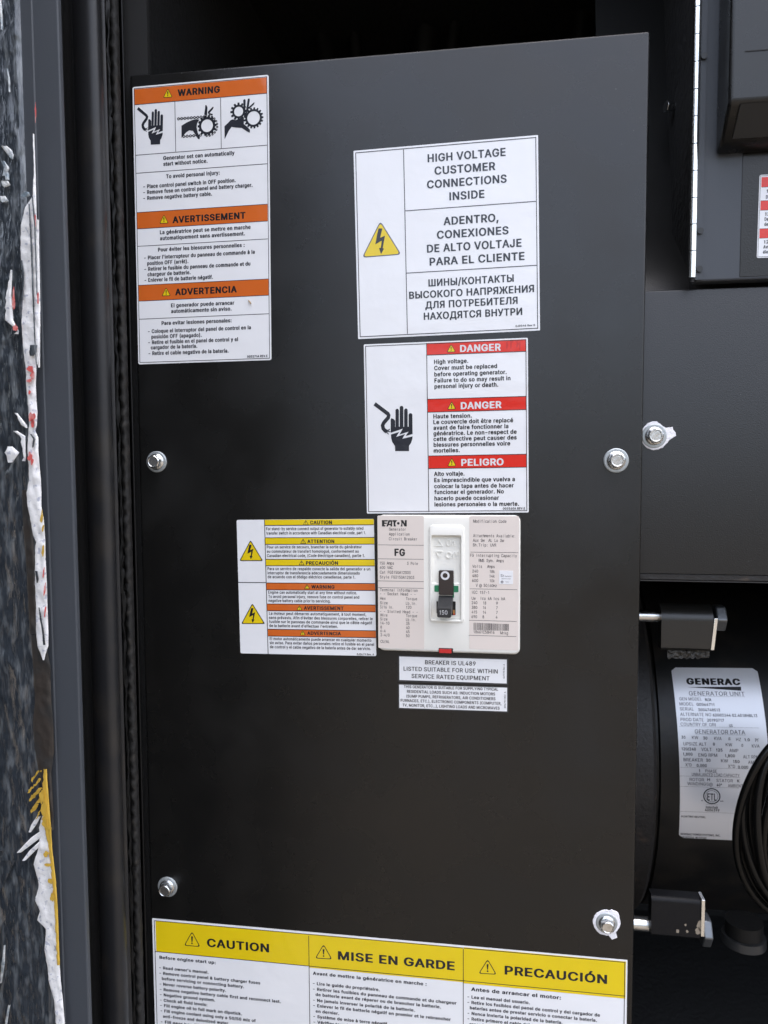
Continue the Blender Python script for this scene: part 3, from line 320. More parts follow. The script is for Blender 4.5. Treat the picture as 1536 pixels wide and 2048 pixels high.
Х4D1L1B2f312f2p1S4X2#4X2N3u2^3^2i3K2u352n352z3J3*3^393u3e4X444X2}2r2}32491B3j1B36223(2G2x2X2m2n2u2n2j2Y2_2G2P221w1B
Ш5X1e4X2/4X2/1d3;1d3;4X3a4X3a1d4l1d4l4X564X561B1e1B
Ы592%3>2v3>373<3O343d3&3r2q3{2[3~2B3{2(3s1m3d1Z3P1M371E2v1B1e1B1e4X2/4X2/1c2v1c351g3H1s3U2*3Y2B3W2R3Q2`3H2j3<2r3-2w2v2y2%2y  4q4X4q1B4K1B4K4X
Я453n1B3H1B3H472e472O452?40234(2*3w2$3i2#3X2$3H2*3:233/2?3&2O2}2e2{3X2{3X2Y2c2Y2D2]2+2f1r2s1e3*1[3?1Y3X1[3r1e4,1r4>2*4L2C4U2c4X3n4X  1z1B1N1B2<2l2g2l
 2T'''
AL = "".join(chr(c) for c in range(35,127) if chr(c) not in "\\'\"")
def _load():
    G = {}
    for ln in GLYPHS.split('\n'):
        ch = ln[0]; dec = lambda s: AL.index(s[0])*len(AL)+AL.index(s[1])-1200
        adv = dec(ln[1:3]); C = []
        for part in ln[3:].split('  '):
            if part: C.append([(dec(part[i:i+2]), dec(part[i+2:i+4])) for i in range(0, len(part), 4)])
        G[ch] = (adv, C)
    return G
GL = _load(); EM = 400.0; CAPH = 291.0
def _spans(C, y):
    ev = []
    for c in C:
        n = len(c)
        for i in range(n):
            (x0,y0),(x1,y1) = c[i], c[(i+1)%n]
            if (y0 <= y) != (y1 <= y):
                ev.append((x0+(y-y0)*(x1-x0)/(y1-y0), 1 if y1 > y0 else -1))
    ev.sort(); w = 0; out = []
    for x, d in ev:
        if w == 0: s = x
        w += d
        if w == 0: out.append((s, x))
    return out
def _union(I):
    out = []
    for a, b in sorted(I):
        if out and a <= out[-1][1]: out[-1] = (out[-1][0], max(b, out[-1][1]))
        else: out.append((a, b))
    return out
_cache = {}
def glyph(ch, bold, n):
    k = (ch, bold, n)
    if k in _cache: return _cache[k]
    adv, C = GL.get(ch, GL[' ']); Q = []
    if C:
        ys = [p[1] for c in C for p in c]; lo, hi = min(ys)-bold*.55, max(ys)+bold*.55
        m = max(4, int(round(n*(hi-lo)/CAPH)))
        def row(y):
            if bold == 0: return _spans(C, y)
            I = []
            for t in (-.55, -.28, 0, .28, .55):
                e = bold*math.sqrt(max(0, 1-(t/.62)**2))
                I += [(a-e, b+e) for a, b in _spans(C, y+t*bold)]
            return _union(I)
        for i in range(m):
            ya, yb = lo+(hi-lo)*i/m, lo+(hi-lo)*(i+1)/m; e = (yb-ya)*.02
            A, B = row(ya+e), row(yb-e)
            ok = len(A) == len(B) and all(a[0] < b[1] and b[0] < a[1] for a, b in zip(A, B))
            if not ok: A = B = row((ya+yb)/2)
            for a, b in zip(A, B): Q.append((a[0], a[1], ya, b[0], b[1], yb))
    _cache[k] = (adv, Q); return _cache[k]
def text_quads(txt, bold=0, n=14, track=0, mono=0):
    x = 0; out = []
    for ch in txt:
        adv, Q = glyph(ch, bold, n)
        o = x if not mono else x+(mono-adv)/2
        out += [(a+o, b+o, y0, c+o, d+o, y1) for a, b, y0, c, d, y1 in Q]
        x += (mono or adv+bold*1.3)+track
    x0 = min((min(q[0], q[3]) for q in out), default=0); x1 = max((max(q[1], q[4]) for q in out), default=1)
    return out, x0, x1

# ------------------------------------------------------------------ surfaces that carry stickers
class Plane:
    def __init__(s, Y=0.): s.Y = Y
    def hit(s, px, py): p = at(px, py, s.Y); return (p.x, -p.z)
    def emb(s, a, b, h): return Vector((a, s.Y-h, -b))
class Barrel:                                   # horizontal cylinder, axis along X
    def __init__(s, Yc, Zc, R): s.Yc, s.Zc, s.R = Yc, Zc, R
    def hit(s, px, py):
        d = ray(px, py); oy, oz = CAM.y-s.Yc, CAM.z-s.Zc
        A = d.y*d.y+d.z*d.z; Bq = 2*(oy*d.y+oz*d.z); Cq = oy*oy+oz*oz-s.R**2
        t = (-Bq-math.sqrt(max(0, Bq*Bq-4*A*Cq)))/(2*A); p = CAM+d*t
        th = math.atan2(p.z-s.Zc, -(p.y-s.Yc)); return (p.x, -th*s.R)
    def emb(s, a, b, h):
        th = -b/s.R; r = s.R+h; return Vector((a, s.Yc-r*cos(th), s.Zc+r*sin(th)))
class Sheet:
    """A flat printed thing given by its four corners on a surface; lays out its parts in its own upright frame."""
    def __init__(s, name, label, cat, surf, org, corners, group=None, parent=None, top=False):
        s.surf = surf; s.ox, s.oy, s.k = org
        P = [surf.hit(s.ox+x/s.k, s.oy+y/s.k) for x, y in corners]      # TL TR BR BL
        du = Vector(((P[1][0]-P[0][0])+(P[2][0]-P[3][0]), (P[1][1]-P[0][1])+(P[2][1]-P[3][1])))
        if top: du = Vector((P[1][0]-P[0][0], P[1][1]-P[0][1]))
        s.U = du.normalized(); s.V = Vector((-s.U.y, s.U.x)); s.O = Vector(P[0]); s.h0 = 0.
        if not top:                                  # a hair out of square, as cut vinyl is
            dv = Vector(((P[3][0]-P[0][0])+(P[2][0]-P[1][0]), (P[3][1]-P[0][1])+(P[2][1]-P[1][1]))); s.V = dv.normalized()
        q = [s._l(p) for p in P]
        s.u0 = (q[0][0]+q[3][0])/2; s.u1 = (q[1][0]+q[2][0])/2; s.v0 = (q[0][1]+q[1][1])/2; s.v1 = (q[2][1]+q[3][1])/2
        s.root = empty(name, s.w(s.u0, s.v1, 0), label, cat, group) if parent is None else parent
        s.px = (s.u1-s.u0)/(abs(corners[1][0]-corners[0][0]))           # metres per survey unit
    def _l(s, p):
        d = Vector(p)-s.O; D = s.U.x*s.V.y-s.U.y*s.V.x
        return ((d.x*s.V.y-d.y*s.V.x)/D, (s.U.x*d.y-s.U.y*d.x)/D)
    def uv(s, x, y): return s._l(s.surf.hit(s.ox+x/s.k, s.oy+y/s.k))
    def w(s, u, v, h):
        p = s.O+s.U*u+s.V*v; return s.surf.emb(p.x, p.y, h)
    def rect(s, mb, u0, v0, u1, v1, h, n=1):
        for i in range(n):
            a, b = v0+(v1-v0)*i/n, v0+(v1-v0)*(i+1)/n
            mb.poly([s.w(u0,b,h), s.w(u1,b,h), s.w(u1,a,h), s.w(u0,a,h)])
        return mb
    def rr(s, u0, v0, u1, v1, r, h, n=6):
        L = []
        for cx, cy, a0 in ((u0+r, v1-r, 90), (u1-r, v1-r, 0), (u1-r, v0+r, -90), (u0+r, v0+r, -180)):
            for i in range(n+1):
                a = math.radians(a0 + (90 if True else 0) - 90*i/n)
                L.append(s.w(cx+r*cos(a), cy+r*sin(a), h))
        return L
    def backing(s, m='white', r=.0012, h=.00018, name='backing'):
        mb = MB(); mb.loops([s.rr(s.u0,s.v0,s.u1,s.v1,r,s.h0+.00002), s.rr(s.u0,s.v0,s.u1,s.v1,r,s.h0+h)])
        s.h0 += h; return mb.build(name, m, s.root)
    def band(s, x0, y0, x1, y1, m, name='banner', h=.00006, xr=None):
        """x0, y0 upper left corner, y1 lower edge at the left, x1 right end"""
        u0, v0 = s.uv(x0, y0); _, v1 = s.uv(x0, y1); u1 = s.uv(x1, y0)[0]
        return s.rect(MB(), u0, v0, u1, v1, s.h0+h).build(name, m, s.root)
    def lines(s, hl=(), vl=(), wd=5, m='navy', name='ruled_lines', frame=None, h=.0001):
        """hl: (x0, y0, x1) level lines; vl: (x0, y0, y1) upright ones; frame: inset of an outline"""
        mb = MB(); t = wd*s.px/2; hh = s.h0+h
        for x0, y0, x1 in hl:
            u0, v = s.uv(x0, y0); u1 = s.uv(x1, y0)[0]; s.rect(mb, u0, v-t, u1, v+t, hh)
        for x0, y0, y1 in vl:
            u, v0 = s.uv(x0, y0); v1 = s.uv(x0, y1)[1]; s.rect(mb, u-t, v0, u+t, v1, hh+.000012)
        if frame:
            i = frame*s.px; a, b, c, d = s.u0+i, s.v0+i, s.u1-i, s.v1-i
            for q in ((a-t,b-t,c+t,b+t),(a-t,d-t,c+t,d+t)): s.rect(mb, *q, hh+.00002)
            for q in ((a-t,b+t,a+t,d-t),(c-t,b+t,c+t,d-t)): s.rect(mb, *q, hh+.00002)
        return mb.build(name, m, s.root)
    def text(s, rows, cap, m='navy', bold=18, n=12, name='lettering', track=0, mono=0, h=.00012):
        """rows: (string, x of first letter, baseline y, x of last letter)"""
        mb = MB()
        for r in rows:
            t, x0, y0, x1 = r[:4]; cp = r[4] if len(r) > 4 else cap
            Q, a, b = text_quads(t, bold, n, track, mono)
            if not Q: continue
            u0, v = s.uv(x0, y0); u1 = s.uv(x1, y0)[0]
            sx = (u1-u0)/(b-a); sy = cp*s.px/(CAPH+bold*.8)
            for q in Q:
                mb.poly([s.w(u0+(q[0]-a)*sx, v-q[2]*sy, s.h0+h), s.w(u0+(q[1]-a)*sx, v-q[2]*sy, s.h0+h),
                         s.w(u0+(q[4]-a)*sx, v-q[5]*sy, s.h0+h), s.w(u0+(q[3]-a)*sx, v-q[5]*sy, s.h0+h)])
        return mb.build(name, m, s.root)
    def vtext(s, t, x, y0, y1, cap, m='navy', bold=10):
        """text that climbs from y0 up to y1 with its baseline at x"""
        Q, a, b = text_quads(t, bold, 10); mb = MB(); u, v0 = s.uv(x, y0); v1 = s.uv(x, y1)[1]
        sx = (v0-v1)/(b-a); sy = cap*s.px/CAPH
        for q in Q:
            mb.poly([s.w(u-yy*sy, v0-(xx-a)*sx, s.h0+.00012) for xx, yy in ((q[0],q[2]),(q[1],q[2]),(q[4],q[5]),(q[3],q[5]))])
        return mb.build('lettering', m, s.root)
    def pts(s, P, h): return [s.w(*s.uv(x, y), s.h0+h) for x, y in P]
    def shape(s, polys, m, name, h=.00012):
        mb = MB()
        for P in polys: mb.poly(s.pts(P, h))
        return mb.build(name, m, s.root)
    def stroke(s, mb, P, wd, h=.00012):
        P = [Vector(s.uv(x, y)) for x, y in P]; t = wd*s.px/2; A = []; B = []
        for i, p in enumerate(P):
            d = (P[min(i+1,len(P)-1)]-P[max(i-1,0)]).normalized(); q = Vector((-d.y, d.x))*t
            A.append(p+q); B.append(p-q)
        for i in range(len(P)-1):
            mb.poly([s.w(*x, s.h0+h) for x in (A[i], A[i+1], B[i+1], B[i])])
    def ring(s, mb, x, y, r0, r1, h=.00012, n=24, teeth=0, tr=0):
        c = Vector(s.uv(x, y)); k = s.px
        for i in range(n):
            a, b = 2*pi*i/n, 2*pi*(i+1)/n
            mb.poly([s.w(c.x+cos(t)*r*k, c.y+sin(t)*r*k, s.h0+h) for t, r in ((a,r1),(b,r1),(b,r0),(a,r0))])
        for i in range(teeth):
            a = 2*pi*i/teeth; w = .42*2*pi/teeth
            mb.poly([s.w(c.x+cos(t)*r*k, c.y+sin(t)*r*k, s.h0+h) for t, r in ((a-w/1.2,r1*.995),(a+w/1.2,r1*.995),(a+w/2,tr),(a-w/2,tr))])
    def hazard(s, apex, left, right, fill='yellow', line='ink', wd=5, mark=True, h=.00008, r=5, name='warning_triangle', body=None, mk='ink'):
        """an outlined triangle with rounded corners and an exclamation mark; body lays something else inside"""
        def tri(k, rad):
            P = [Vector(p) for p in (apex, right, left)]; c = sum(P, Vector((0,0)))/3; c.y += (P[1].y-P[0].y)*.0
            P = [c+(p-c)*k for p in P]; out = []
            for i in range(3):
                a, p, b = P[i-1], P[i], P[(i+1)%3]; e0 = (a-p).normalized(); e1 = (b-p).normalized()
                A, B = p+e0*rad*1.7, p+e1*rad*1.7
                for t in (0, .25, .5, .75, 1): out.append(tuple((1-t)**2*A+2*t*(1-t)*p+t*t*B))
            return out
        hgt = left[1]-apex[1]; k = 1-wd*3.0/hgt
        o = MB().poly(s.pts(tri(1, r), h)).build(name, line, s.root)
        off = parent_world(s.root)
        MB().poly(s.pts(tri(k, max(1, r-wd*.5)), h+.00005)).build('fill', fill, s.root).parent = o
        cx = apex[0]+(left[0]+right[0]-2*apex[0])/2*.5; w = hgt*.055
        if mark:
            mb = MB(); yb = (left[1]+right[1])/2; sk = (right[1]-left[1])/(right[0]-left[0])
            y = lambda f: apex[1]+hgt*f+(yb-left[1])*f
            mx = apex[0]*.62+(left[0]+right[0])/2*.38
            mb.poly(s.pts([(mx-w*1.25,y(.34)),(mx+w*1.25,y(.34)),(mx+w*.6,y(.70)),(mx-w*.6,y(.70))], h+.0001))
            s.ring(mb, mx, y(.80), 0.01, w*1.1, h+.0001, 10)
            e = mb.build('mark', mk, s.root); e.parent = o
        if body:
            e = MB().poly(s.pts(body, h+.0001)).build('mark', mk, s.root); e.parent = o
        return o

# ================================================================== large structure
def wall(name, a, b, m='foam'):
    return MB().box(a, b).build(name, m, kind='structure')
def X(px, Y=0., py=1000): return at(px, py, Y).x
def Z(py, Y=0., px=768): return at(px, py, Y).z
g = MB(); g.poly([(-60,-60,0),(60,-60,0),(60,60,0),(-60,60,0)]); g.build('ground', 'ground', kind='structure')
XL, XR = X(278.5), X(1284)            # edges of the cover panel
ZT = at(780, 105).z                 # its top
ZB = Z(2330)
JX = X(262)                         # inner side of the jamb
# dark cavity of the enclosure
wall('inner_back_wall', (JX-.02,.62,.55), (1.05,.66,1.98))
wall('inner_ceiling', (JX-.02,-.045,1.86), (1.05,.62,1.90))
wall('inner_floor', (JX-.02,-.045,.55), (1.05,.62,.60))
wall('inner_left_wall', (JX-.055,.03,.60), (JX-.012,.62,1.86))
wall('inner_right_wall', (.98,-.045,.60), (1.02,.62,1.86))
# faint hanging folds of the lining behind the panel
for i, (px, w) in enumerate(((640,22),(690,15),(830,26),(905,18),(1180,20))):
    a = at(px, 10, .40); mb = MB()
    rows = []
    for k in range(13):
        z = 1.84-.5*k/12; dx = .012*sin(k*.7+i)
        rows.append([(a.x+dx-w*.0006, .41, z), (a.x+dx, .395+.004*sin(k), z), (a.x+dx+w*.0006, .41, z)])
    mb.loops(rows, False, False, closed=False)
    mb.build('lining_fold', 'paint2', smooth='all', label=('grey crease in the black lining above the panel, '+('leftmost of five','second from the left of five','middle one of five','second from the right of five','rightmost of five')[i]),
             cat='lining', group='creases in the lining above the panel')

# ---- enclosure frame on the left: outer skin, face, groove, inner return, seals
fr = empty('door_frame', (X(120,-.07), -.07, .6), 'grey steel door frame running down the left side, with rubber seal', 'door frame')
ztop, zbot = 1.90, .60
def profile(name, pts, m, mb=None, parent=fr, nz=1, f=None, **k):
    """pts (x, y) swept from bottom to top"""
    rows = [[(x+(f(x,y,zbot+(ztop-zbot)*i/nz,j)[0] if f else 0), y+(f(x,y,zbot+(ztop-zbot)*i/nz,j)[1] if f else 0), zbot+(ztop-zbot)*i/nz) for j,(x,y) in enumerate(pts)] for i in range(nz+1)]
    return (mb or MB()).loops(rows, False, False, closed=False).build(name, m, parent, **k)
def arc(cx, cy, r, a0, a1, n=8): return [(cx+r*cos(math.radians(a0+(a1-a0)*i/n)), cy+r*sin(math.radians(a0+(a1-a0)*i/n))) for i in range(n+1)]
YF = -.070
xa, xb = X(86, YF), X(146, YF)
profile('face_plate', [(xa-.001, YF+.01), (xa, YF+.0015), (xa+.0015, YF), (xb-.0012, YF)]+arc(xb-.0012, YF+.0012, .0012, -90, 0, 4)+[(xb, -.0660)], 'frame', smooth=20)
xe = X(96, YF-.0012)
profile('edge_trim', [(xa-.006, YF+.004), (xa-.005, YF-.0010), (xe-.0006, YF-.0012), (xe, YF-.0001)], 'frame', smooth=25)
# rounded rubber member, torn channel, ribbed seal and back lip; corners given as (picture x at mid height, depth)
def PX(*pts): return [(X(px, Y), Y) for px, Y in pts]
profile('seal_carrier', [(xb-.0005,-.0655)]+PX((150,-.058),(158,-.046),(170,-.034),(176,-.033)), 'rubber', smooth='all')
profile('bulb_seal', PX((171,-.030),(174,-.0355),(181,-.0400),(190,-.0428),(200,-.0438),(209,-.0436),(218,-.0420),(225,-.0390),(229,-.0355),(229.5,-.032),(232,-.031),(235.5,-.0300),(236.5,-.026),(237,-.010)), 'bulb', smooth=50)
def torn(x, y, z, j):
    n = noise.noise(Vector((z*60, 5, j*.4))); m = noise.noise(Vector((z*190, 2, j*1.1)))
    return ((.0012*n+.0008*m) if 0 < j < 6 else 0, (.0016*n+.0010*m) if 0 < j < 6 else 0)
profile('torn_channel', PX((236.8,-.014),(238,-.0165),(239.5,-.0175),(241,-.0160),(242.5,-.0170),(244,-.0155),(246,-.008)), 'rubber', smooth='all', nz=500, f=torn)
def ribs(x, y, z, j):
    n = noise.noise(Vector((z*95, j*1.7, 3))); m = sin(z*2*pi/.0105+2*noise.noise(Vector((z*20,0,0)))+j*.5)
    e = 1 if 0 < j < 6 else 0
    return ((.0003*m+.0008*n)*e, (.0004*m+.0012*noise.noise(Vector((z*150,j,9))))*e)
profile('ribbed_seal', PX((243.5,-.004),(245,-.0120),(248,-.0145),(252,-.0150),(256.5,-.0140),(260.5,-.0110),(263,-.001)), 'seal', smooth='all', nz=900, f=ribs)
profile('back_lip', PX((263,.006),(266,-.0020),(268,-.0038),(270,-.0034),(271.5,.006)), 'rubber', smooth=30)
MB().box((X(264,.008), .008, zbot), (XL+.012, .012, ztop)).build('back_strip', 'dark', fr)

# ---- outer cladding skin wrapped in crumpled stretch film
sk = empty('cladding_skin', (X(20,-.075), -.075, .6), 'dark outer cladding wrapped in crumpled glossy stretch film', 'cladding')
x0s, x1s = X(-260, -.075), xa-.003
mb = MB(); nx, nz = 80, 760; rows = []
for i in range(nz+1):
    z = .72+(1.80-.72)*i/nz; r = []
    for j in range(nx+1):
        x = x0s+(x1s-x0s)*j/nx
        p = Vector((x*30, z*9, 0)); q = Vector((x*95+z*25, z*32-x*40, 5))
        w = abs(noise.noise(p)); w2 = abs(noise.noise(q)); w3 = abs(noise.noise(Vector((x*160-z*60, z*110, 8))))
        amp = .55+.6*max(0, noise.noise(Vector((x*8, z*5, 40)))+.25)
        y = -.0725-.0030*amp*(1-w*2.2)-.0011*(1-w2*2)-.0005*(1-w3*2)
        if j == nx: y = -.066
        r.append((x, y, z))
    rows.append(r)
mb.loops(rows, False, False, closed=False).build('film_wrap', 'film', sk, smooth='all')
MB().box((x0s,-.066,.60),(x1s,-.050,1.90)).build('steel_skin', 'paint2', sk)

# highlights painted as torn strips, and brown tape, along the edge of the skin; outline given as (height in the picture, left, right)
def strip(name, rows, m, Y, parent, th=.0005, amp=.0006, seed=0, jag=.8):
    front, back = [], []
    R2 = []
    for a, b in zip(rows, rows[1:]):
        n = max(1, int((b[0]-a[0])/6))
        for i in range(n):
            t = i/n; y = a[0]+(b[0]-a[0])*t
            R2.append((y, a[1]+(b[1]-a[1])*t+jag*noise.noise(Vector((y*.11, seed, 0)))*1.6, a[2]+(b[2]-a[2])*t+.35*jag*noise.noise(Vector((y*.13, seed, 7)))))
    R2.append(rows[-1])
    nn = 7; Ls = []
    for y, l, r in R2:
        row = []
        for j in range(nn+1):
            p = at(l+(r-l)*j/nn, y, Y); e = 1 if 0 < j < nn else 0
            row.append((p.x, p.y-amp*e*(1+noise.noise(Vector((p.x*300, p.z*170, seed)))*1.6), p.z))
        Ls.append(row)
    mb = MB(); mb.loops(Ls, False, False, closed=False)
    mb.loops([[(l[0][0],l[0][1],l[0][2]), (l[0][0],l[0][1]+th,l[0][2])] for l in Ls], False, False, closed=False)
    mb.loops([[(l[-1][0],l[-1][1],l[-1][2]), (l[-1][0],l[-1][1]+th,l[-1][2])] for l in Ls], False, False, closed=False)
    return mb.build(name, m, parent, smooth='all')
YS = -.0800
ws = empty('film_highlight_strip', at(62, 1000, YS), 'long white highlight with red reflections, painted as torn film on the cladding edge', 'film strip')  # highlight and coloured reflections on the film, built as strip and spots
strip('highlight_sheet', [(268,67,67.8),(350,68.4,70.5),(392,66,71.5),(415,50,72),(450,42,73),(500,41,75),(560,45,77),(600,46,78),(645,43,78),(690,46,79),(720,49,78),(735,52,72),(770,52,71),(800,55,72),(822,57,74),(850,58,73),(862,57,70),(875,56,76),(900,55,76),(930,57,78),(960,58,81),(985,53,82),(1012,55,82),(1040,61,87),(1070,66,89),(1084,72,90),(1100,70,90),(1130,70,91),(1168,70,93),(1210,72,94),(1262,72,96),(1292,75,96),(1310,82,90),(1320,87,88)], 'filmhighlight', YS, ws, seed=1)
def blob(name, m, parent, cx, cy, rx, ry, Y, seed=0, slant=0.):
    n = 22; P = []
    for i in range(n):
        t = 2*pi*i/n; k = 1+.75*noise.noise(Vector((cos(t)*1.3, sin(t)*1.3, seed*1.37)))
        P.append((cx+rx*k*cos(t)+slant*ry*k*sin(t), cy+ry*k*sin(t)))
    mb = MB(); f = [at(x, y, Y-.0004) for x, y in P]; g_ = [at(x, y, Y+.0004) for x, y in P]
    mb.loops([g_, f], False, True); return mb.build(name, m, parent)
for i, (x, y, rx, ry, m) in enumerate(((61,737,7,5,'filmredrefl'),(64,752,4.5,9,'filmredrefl'),(58,762,5,3,'filmredrefl'),(63,834,6,11,'filmredrefl'),(66,846,4,7,'filmredrefl'),(60,914,5,9,'filmredrefl'),(64,923,3,6,'filmredrefl'),(59,785,2.5,4,'filmredrefl'),
        (27,600,2.5,26,'filmredrefl'),(31,655,4,8,'filmredrefl'),(76,597,2,13,'filmredrefl'),(71,225,1.2,16,'filmredrefl'),(70,442,1.8,14,'filmredrefl'))):
    blob('red_reflection', m, ws, x, y, rx, ry, YS-.0024, i)
for i, (x, y, rx, ry, m) in enumerate(((84,1033,2.6,11,'filmyellowrefl'),(86,1056,2,8,'filmyellowrefl'),(86,1100,2.6,12,'filmyellowrefl'),(87,1145,1.8,12,'filmredrefl'),(89,1180,1.8,13,'filmredrefl'),(90,1225,1.6,12,'filmredrefl'))):
    blob('red_reflection' if m == 'filmredrefl' else 'yellow_reflection', m, ws, x, y, rx, ry, YS-.0024, i+20, -.12)
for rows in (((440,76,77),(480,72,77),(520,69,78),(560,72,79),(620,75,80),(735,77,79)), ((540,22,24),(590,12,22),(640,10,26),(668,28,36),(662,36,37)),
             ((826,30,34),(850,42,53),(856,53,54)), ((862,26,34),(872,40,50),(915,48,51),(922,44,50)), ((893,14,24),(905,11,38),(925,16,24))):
    rows = sorted(rows); strip('film_streak', rows, 'filmhighlight', YS+.0006, ws, seed=rows[0][0], jag=2)
ys = empty('yellow_highlight_strip', at(95, 1800, YS), 'white highlight with a yellow reflected edge, painted as torn film low on the cladding edge', 'film strip')  # highlight and yellow reflections lower down, built the same way
strip('highlight_sheet', [(1632,84,90),(1655,78,99),(1672,80,100),(1700,76,103),(1728,67,106),(1745,72,108),(1770,78,110),(1800,70,112),(1822,80,113),(1840,74,115),(1858,92,116),(1900,89,117),(1935,95,119),(1965,98,121),(2000,108,125),(2060,113,130),(2090,118,132)], 'filmhighlight', YS, ys, seed=4)
strip('yellow_edge', [(1538,88,93),(1560,86,94),(1600,84,97),(1650,88,101),(1700,98,104),(1760,104,111),(1820,109,115),(1880,112,117),(1930,114,119)], 'filmyellowrefl', YS-.0014, ys, amp=.0003, seed=5, jag=1.6)
for i in range(26):
    t = i/25; y = 1542+ (i*37 % 95)*1.05; x = 82-(i*53 % 27)*1.05*(1-.4*abs(y-1590)/50)+(y-1540)*.06
    blob('yellow_reflection', 'filmyellowrefl', ys, x, y, 1.2+(i*7 % 5)*.8, 1.5+(i*11 % 6)*1.1, YS-.0010, i, -.15-.35*(i % 3))
for i, (x, y, rx, ry) in enumerate(((84,1595,5,12),(87,1618,5,13),(88,1645,5,10),(97,1655,5,4),(92,1708,5,6),(100,1762,6,5),(104,1795,4,7),(96,1730,8,2.5))): blob('yellow_reflection', 'filmyellowrefl', ys, x, y, rx, ry, YS-.0024, i+60)
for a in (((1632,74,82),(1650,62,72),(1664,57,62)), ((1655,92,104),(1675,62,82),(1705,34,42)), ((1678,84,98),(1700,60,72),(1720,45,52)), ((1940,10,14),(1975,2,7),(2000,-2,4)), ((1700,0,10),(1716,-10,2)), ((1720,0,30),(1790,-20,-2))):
    strip('film_streak', list(a), 'filmhighlight' if a[0][0] < 1690 else 'film', YS+.0004, ys, seed=a[0][0])
for r_ in (((408,57,59),(500,61.5,64.5),(600,65,67.5),(700,69.5,71),(742,73,74)), ((392,63.5,65),(450,68,70.5),(520,70.5,72.5),(590,73,74.5)), ((520,41,44),(545,44,48),(600,45,46.5)), ((1142,70,74),(1158,72,77),(1166,73,75)),
          ((1215,77,78.5),(1240,80,83),(1262,84,87),(1290,86,90)), ((690,60,74),(705,58,72),(712,60,66)), ((868,60,63),(878,66,70),(895,64,66))):
    strip('dark_slit', list(r_), 'film', YS-.0030, ws, amp=.0002, seed=r_[0][0], jag=.5)
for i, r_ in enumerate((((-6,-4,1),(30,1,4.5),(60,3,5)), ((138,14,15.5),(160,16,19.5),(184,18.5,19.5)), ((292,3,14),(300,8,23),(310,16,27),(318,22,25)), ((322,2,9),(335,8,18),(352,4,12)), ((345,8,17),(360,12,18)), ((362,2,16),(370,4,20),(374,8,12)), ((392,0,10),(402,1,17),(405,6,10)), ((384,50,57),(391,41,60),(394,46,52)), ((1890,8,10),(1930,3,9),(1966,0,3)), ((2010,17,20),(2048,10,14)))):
    strip('film_glint', list(r_), 'filmglint', YS+.0012, sk, amp=.0005, seed=i, jag=1.)  # pale strips laid on as painted glints of the film
bs = strip('brown_tape_strip', [(1270,62,86),(1330,66,100),(1400,70,102),(1450,66,106),(1500,70,108),(1545,78,102),(1580,86,104),(1620,92,106),(1660,98,107)], 'filmbrown', YS+.0022, None, seed=9)
tag(bs, 'brown patch of film between the white highlight and the yellow-edged one', 'film strip')
b2 = strip('brown_tape_strip', [(980,44,60),(1050,46,64),(1120,52,70),(1200,56,72),(1268,60,74)], 'filmbrown', YS+.0026, None, seed=11)
tag(b2, 'dull brown film beside the lower half of the long white highlight', 'film strip')

# ---- the cover panel: folded sheet steel
pn = empty('cover_panel', (XL, 0, ZB), 'large black powder coated steel cover panel carrying the warning labels', 'panel')
def fold():
    r = .0022
    pr = [(XL+.0004,.020),(XL+.0004,r)] + arc(XL+.0004+r, r, r, 180, 270, 5) + arc(XR-r, r, r, 270, 360, 6) + [(XR, .030)]
    mb = MB(); Ls = [[(x, y, ZB) for x, y in pr], [(x, y, ZT-r) for x, y in pr]]
    for k in range(1, 6):
        a = math.radians(90*k/5); dz = r*sin(a); dy = r*(1-cos(a))
        Ls.append([(min(max(x, XL+.0004+dy), XR-dy), max(y, 0)+dy if y < .018 else y, ZT-r+dz) for x, y in pr])
    Ls.append([(min(max(x, XL+r), XR-r), .0205 if y < .018 else y, ZT) for x, y in pr])
    mb.loops(Ls, False, False, closed=False); return mb
fold().build('sheet', 'paint', pn, smooth=40)
Zs = Z(1305, 0)

# ---- box cover to the right of it, standing a little behind
YB = .014
bxl = X(1270, YB)
bc = empty('box_cover', (bxl, YB, at(1400,1147,YB).z), 'plain dark steel box cover to the right of the panel', 'cover')
zt, zb = at(1400, 577, YB).z, at(1400, 1148, YB).z
xr2 = .80
mb = MB(); r = .0018
mb.loops([[(x, YB+.20, zt) for x in (bxl, xr2)], [(x, YB+r, zt) for x in (bxl, xr2)], [(x, YB+r*.3, zt-r*.3) for x in (bxl, xr2)], [(x, YB, zt-r) for x in (bxl, xr2)], [(x, YB, zb) for x in (bxl, xr2)]], False, False, closed=False)
mb.build('face', 'paint2', bc, smooth=40)
MB().box((bxl, YB+.0012, zb-.0050), (xr2, YB+.03, zb-.0003)).build('lower_lip', 'rust', bc, bevel=.0006)
MB().box((bxl, YB+.0008, zb-.0060), (xr2, YB+.03, zb-.0052)).build('lip_edge', 'gun', bc)

# ---- instrument door with its hinge
YD = .010
dl = X(1394, YD, 300)
dr = empty('instrument_door', (dl, YD, at(1450,561,YD).z), 'grey door of the instrument box at the upper right, hinged on its left', 'door')
zd = at(1450, 561, YD).z
MB().box((dl+.0010, YD, zd), (.80, YD+.012, 1.88)).build('door_skin', 'frame', dr, bevel=.0015)
wall('inner_side_wall', (X(1378,.05,300), .03, zb), (X(1378,.05,300)+.01, .60, 1.86), 'foam')
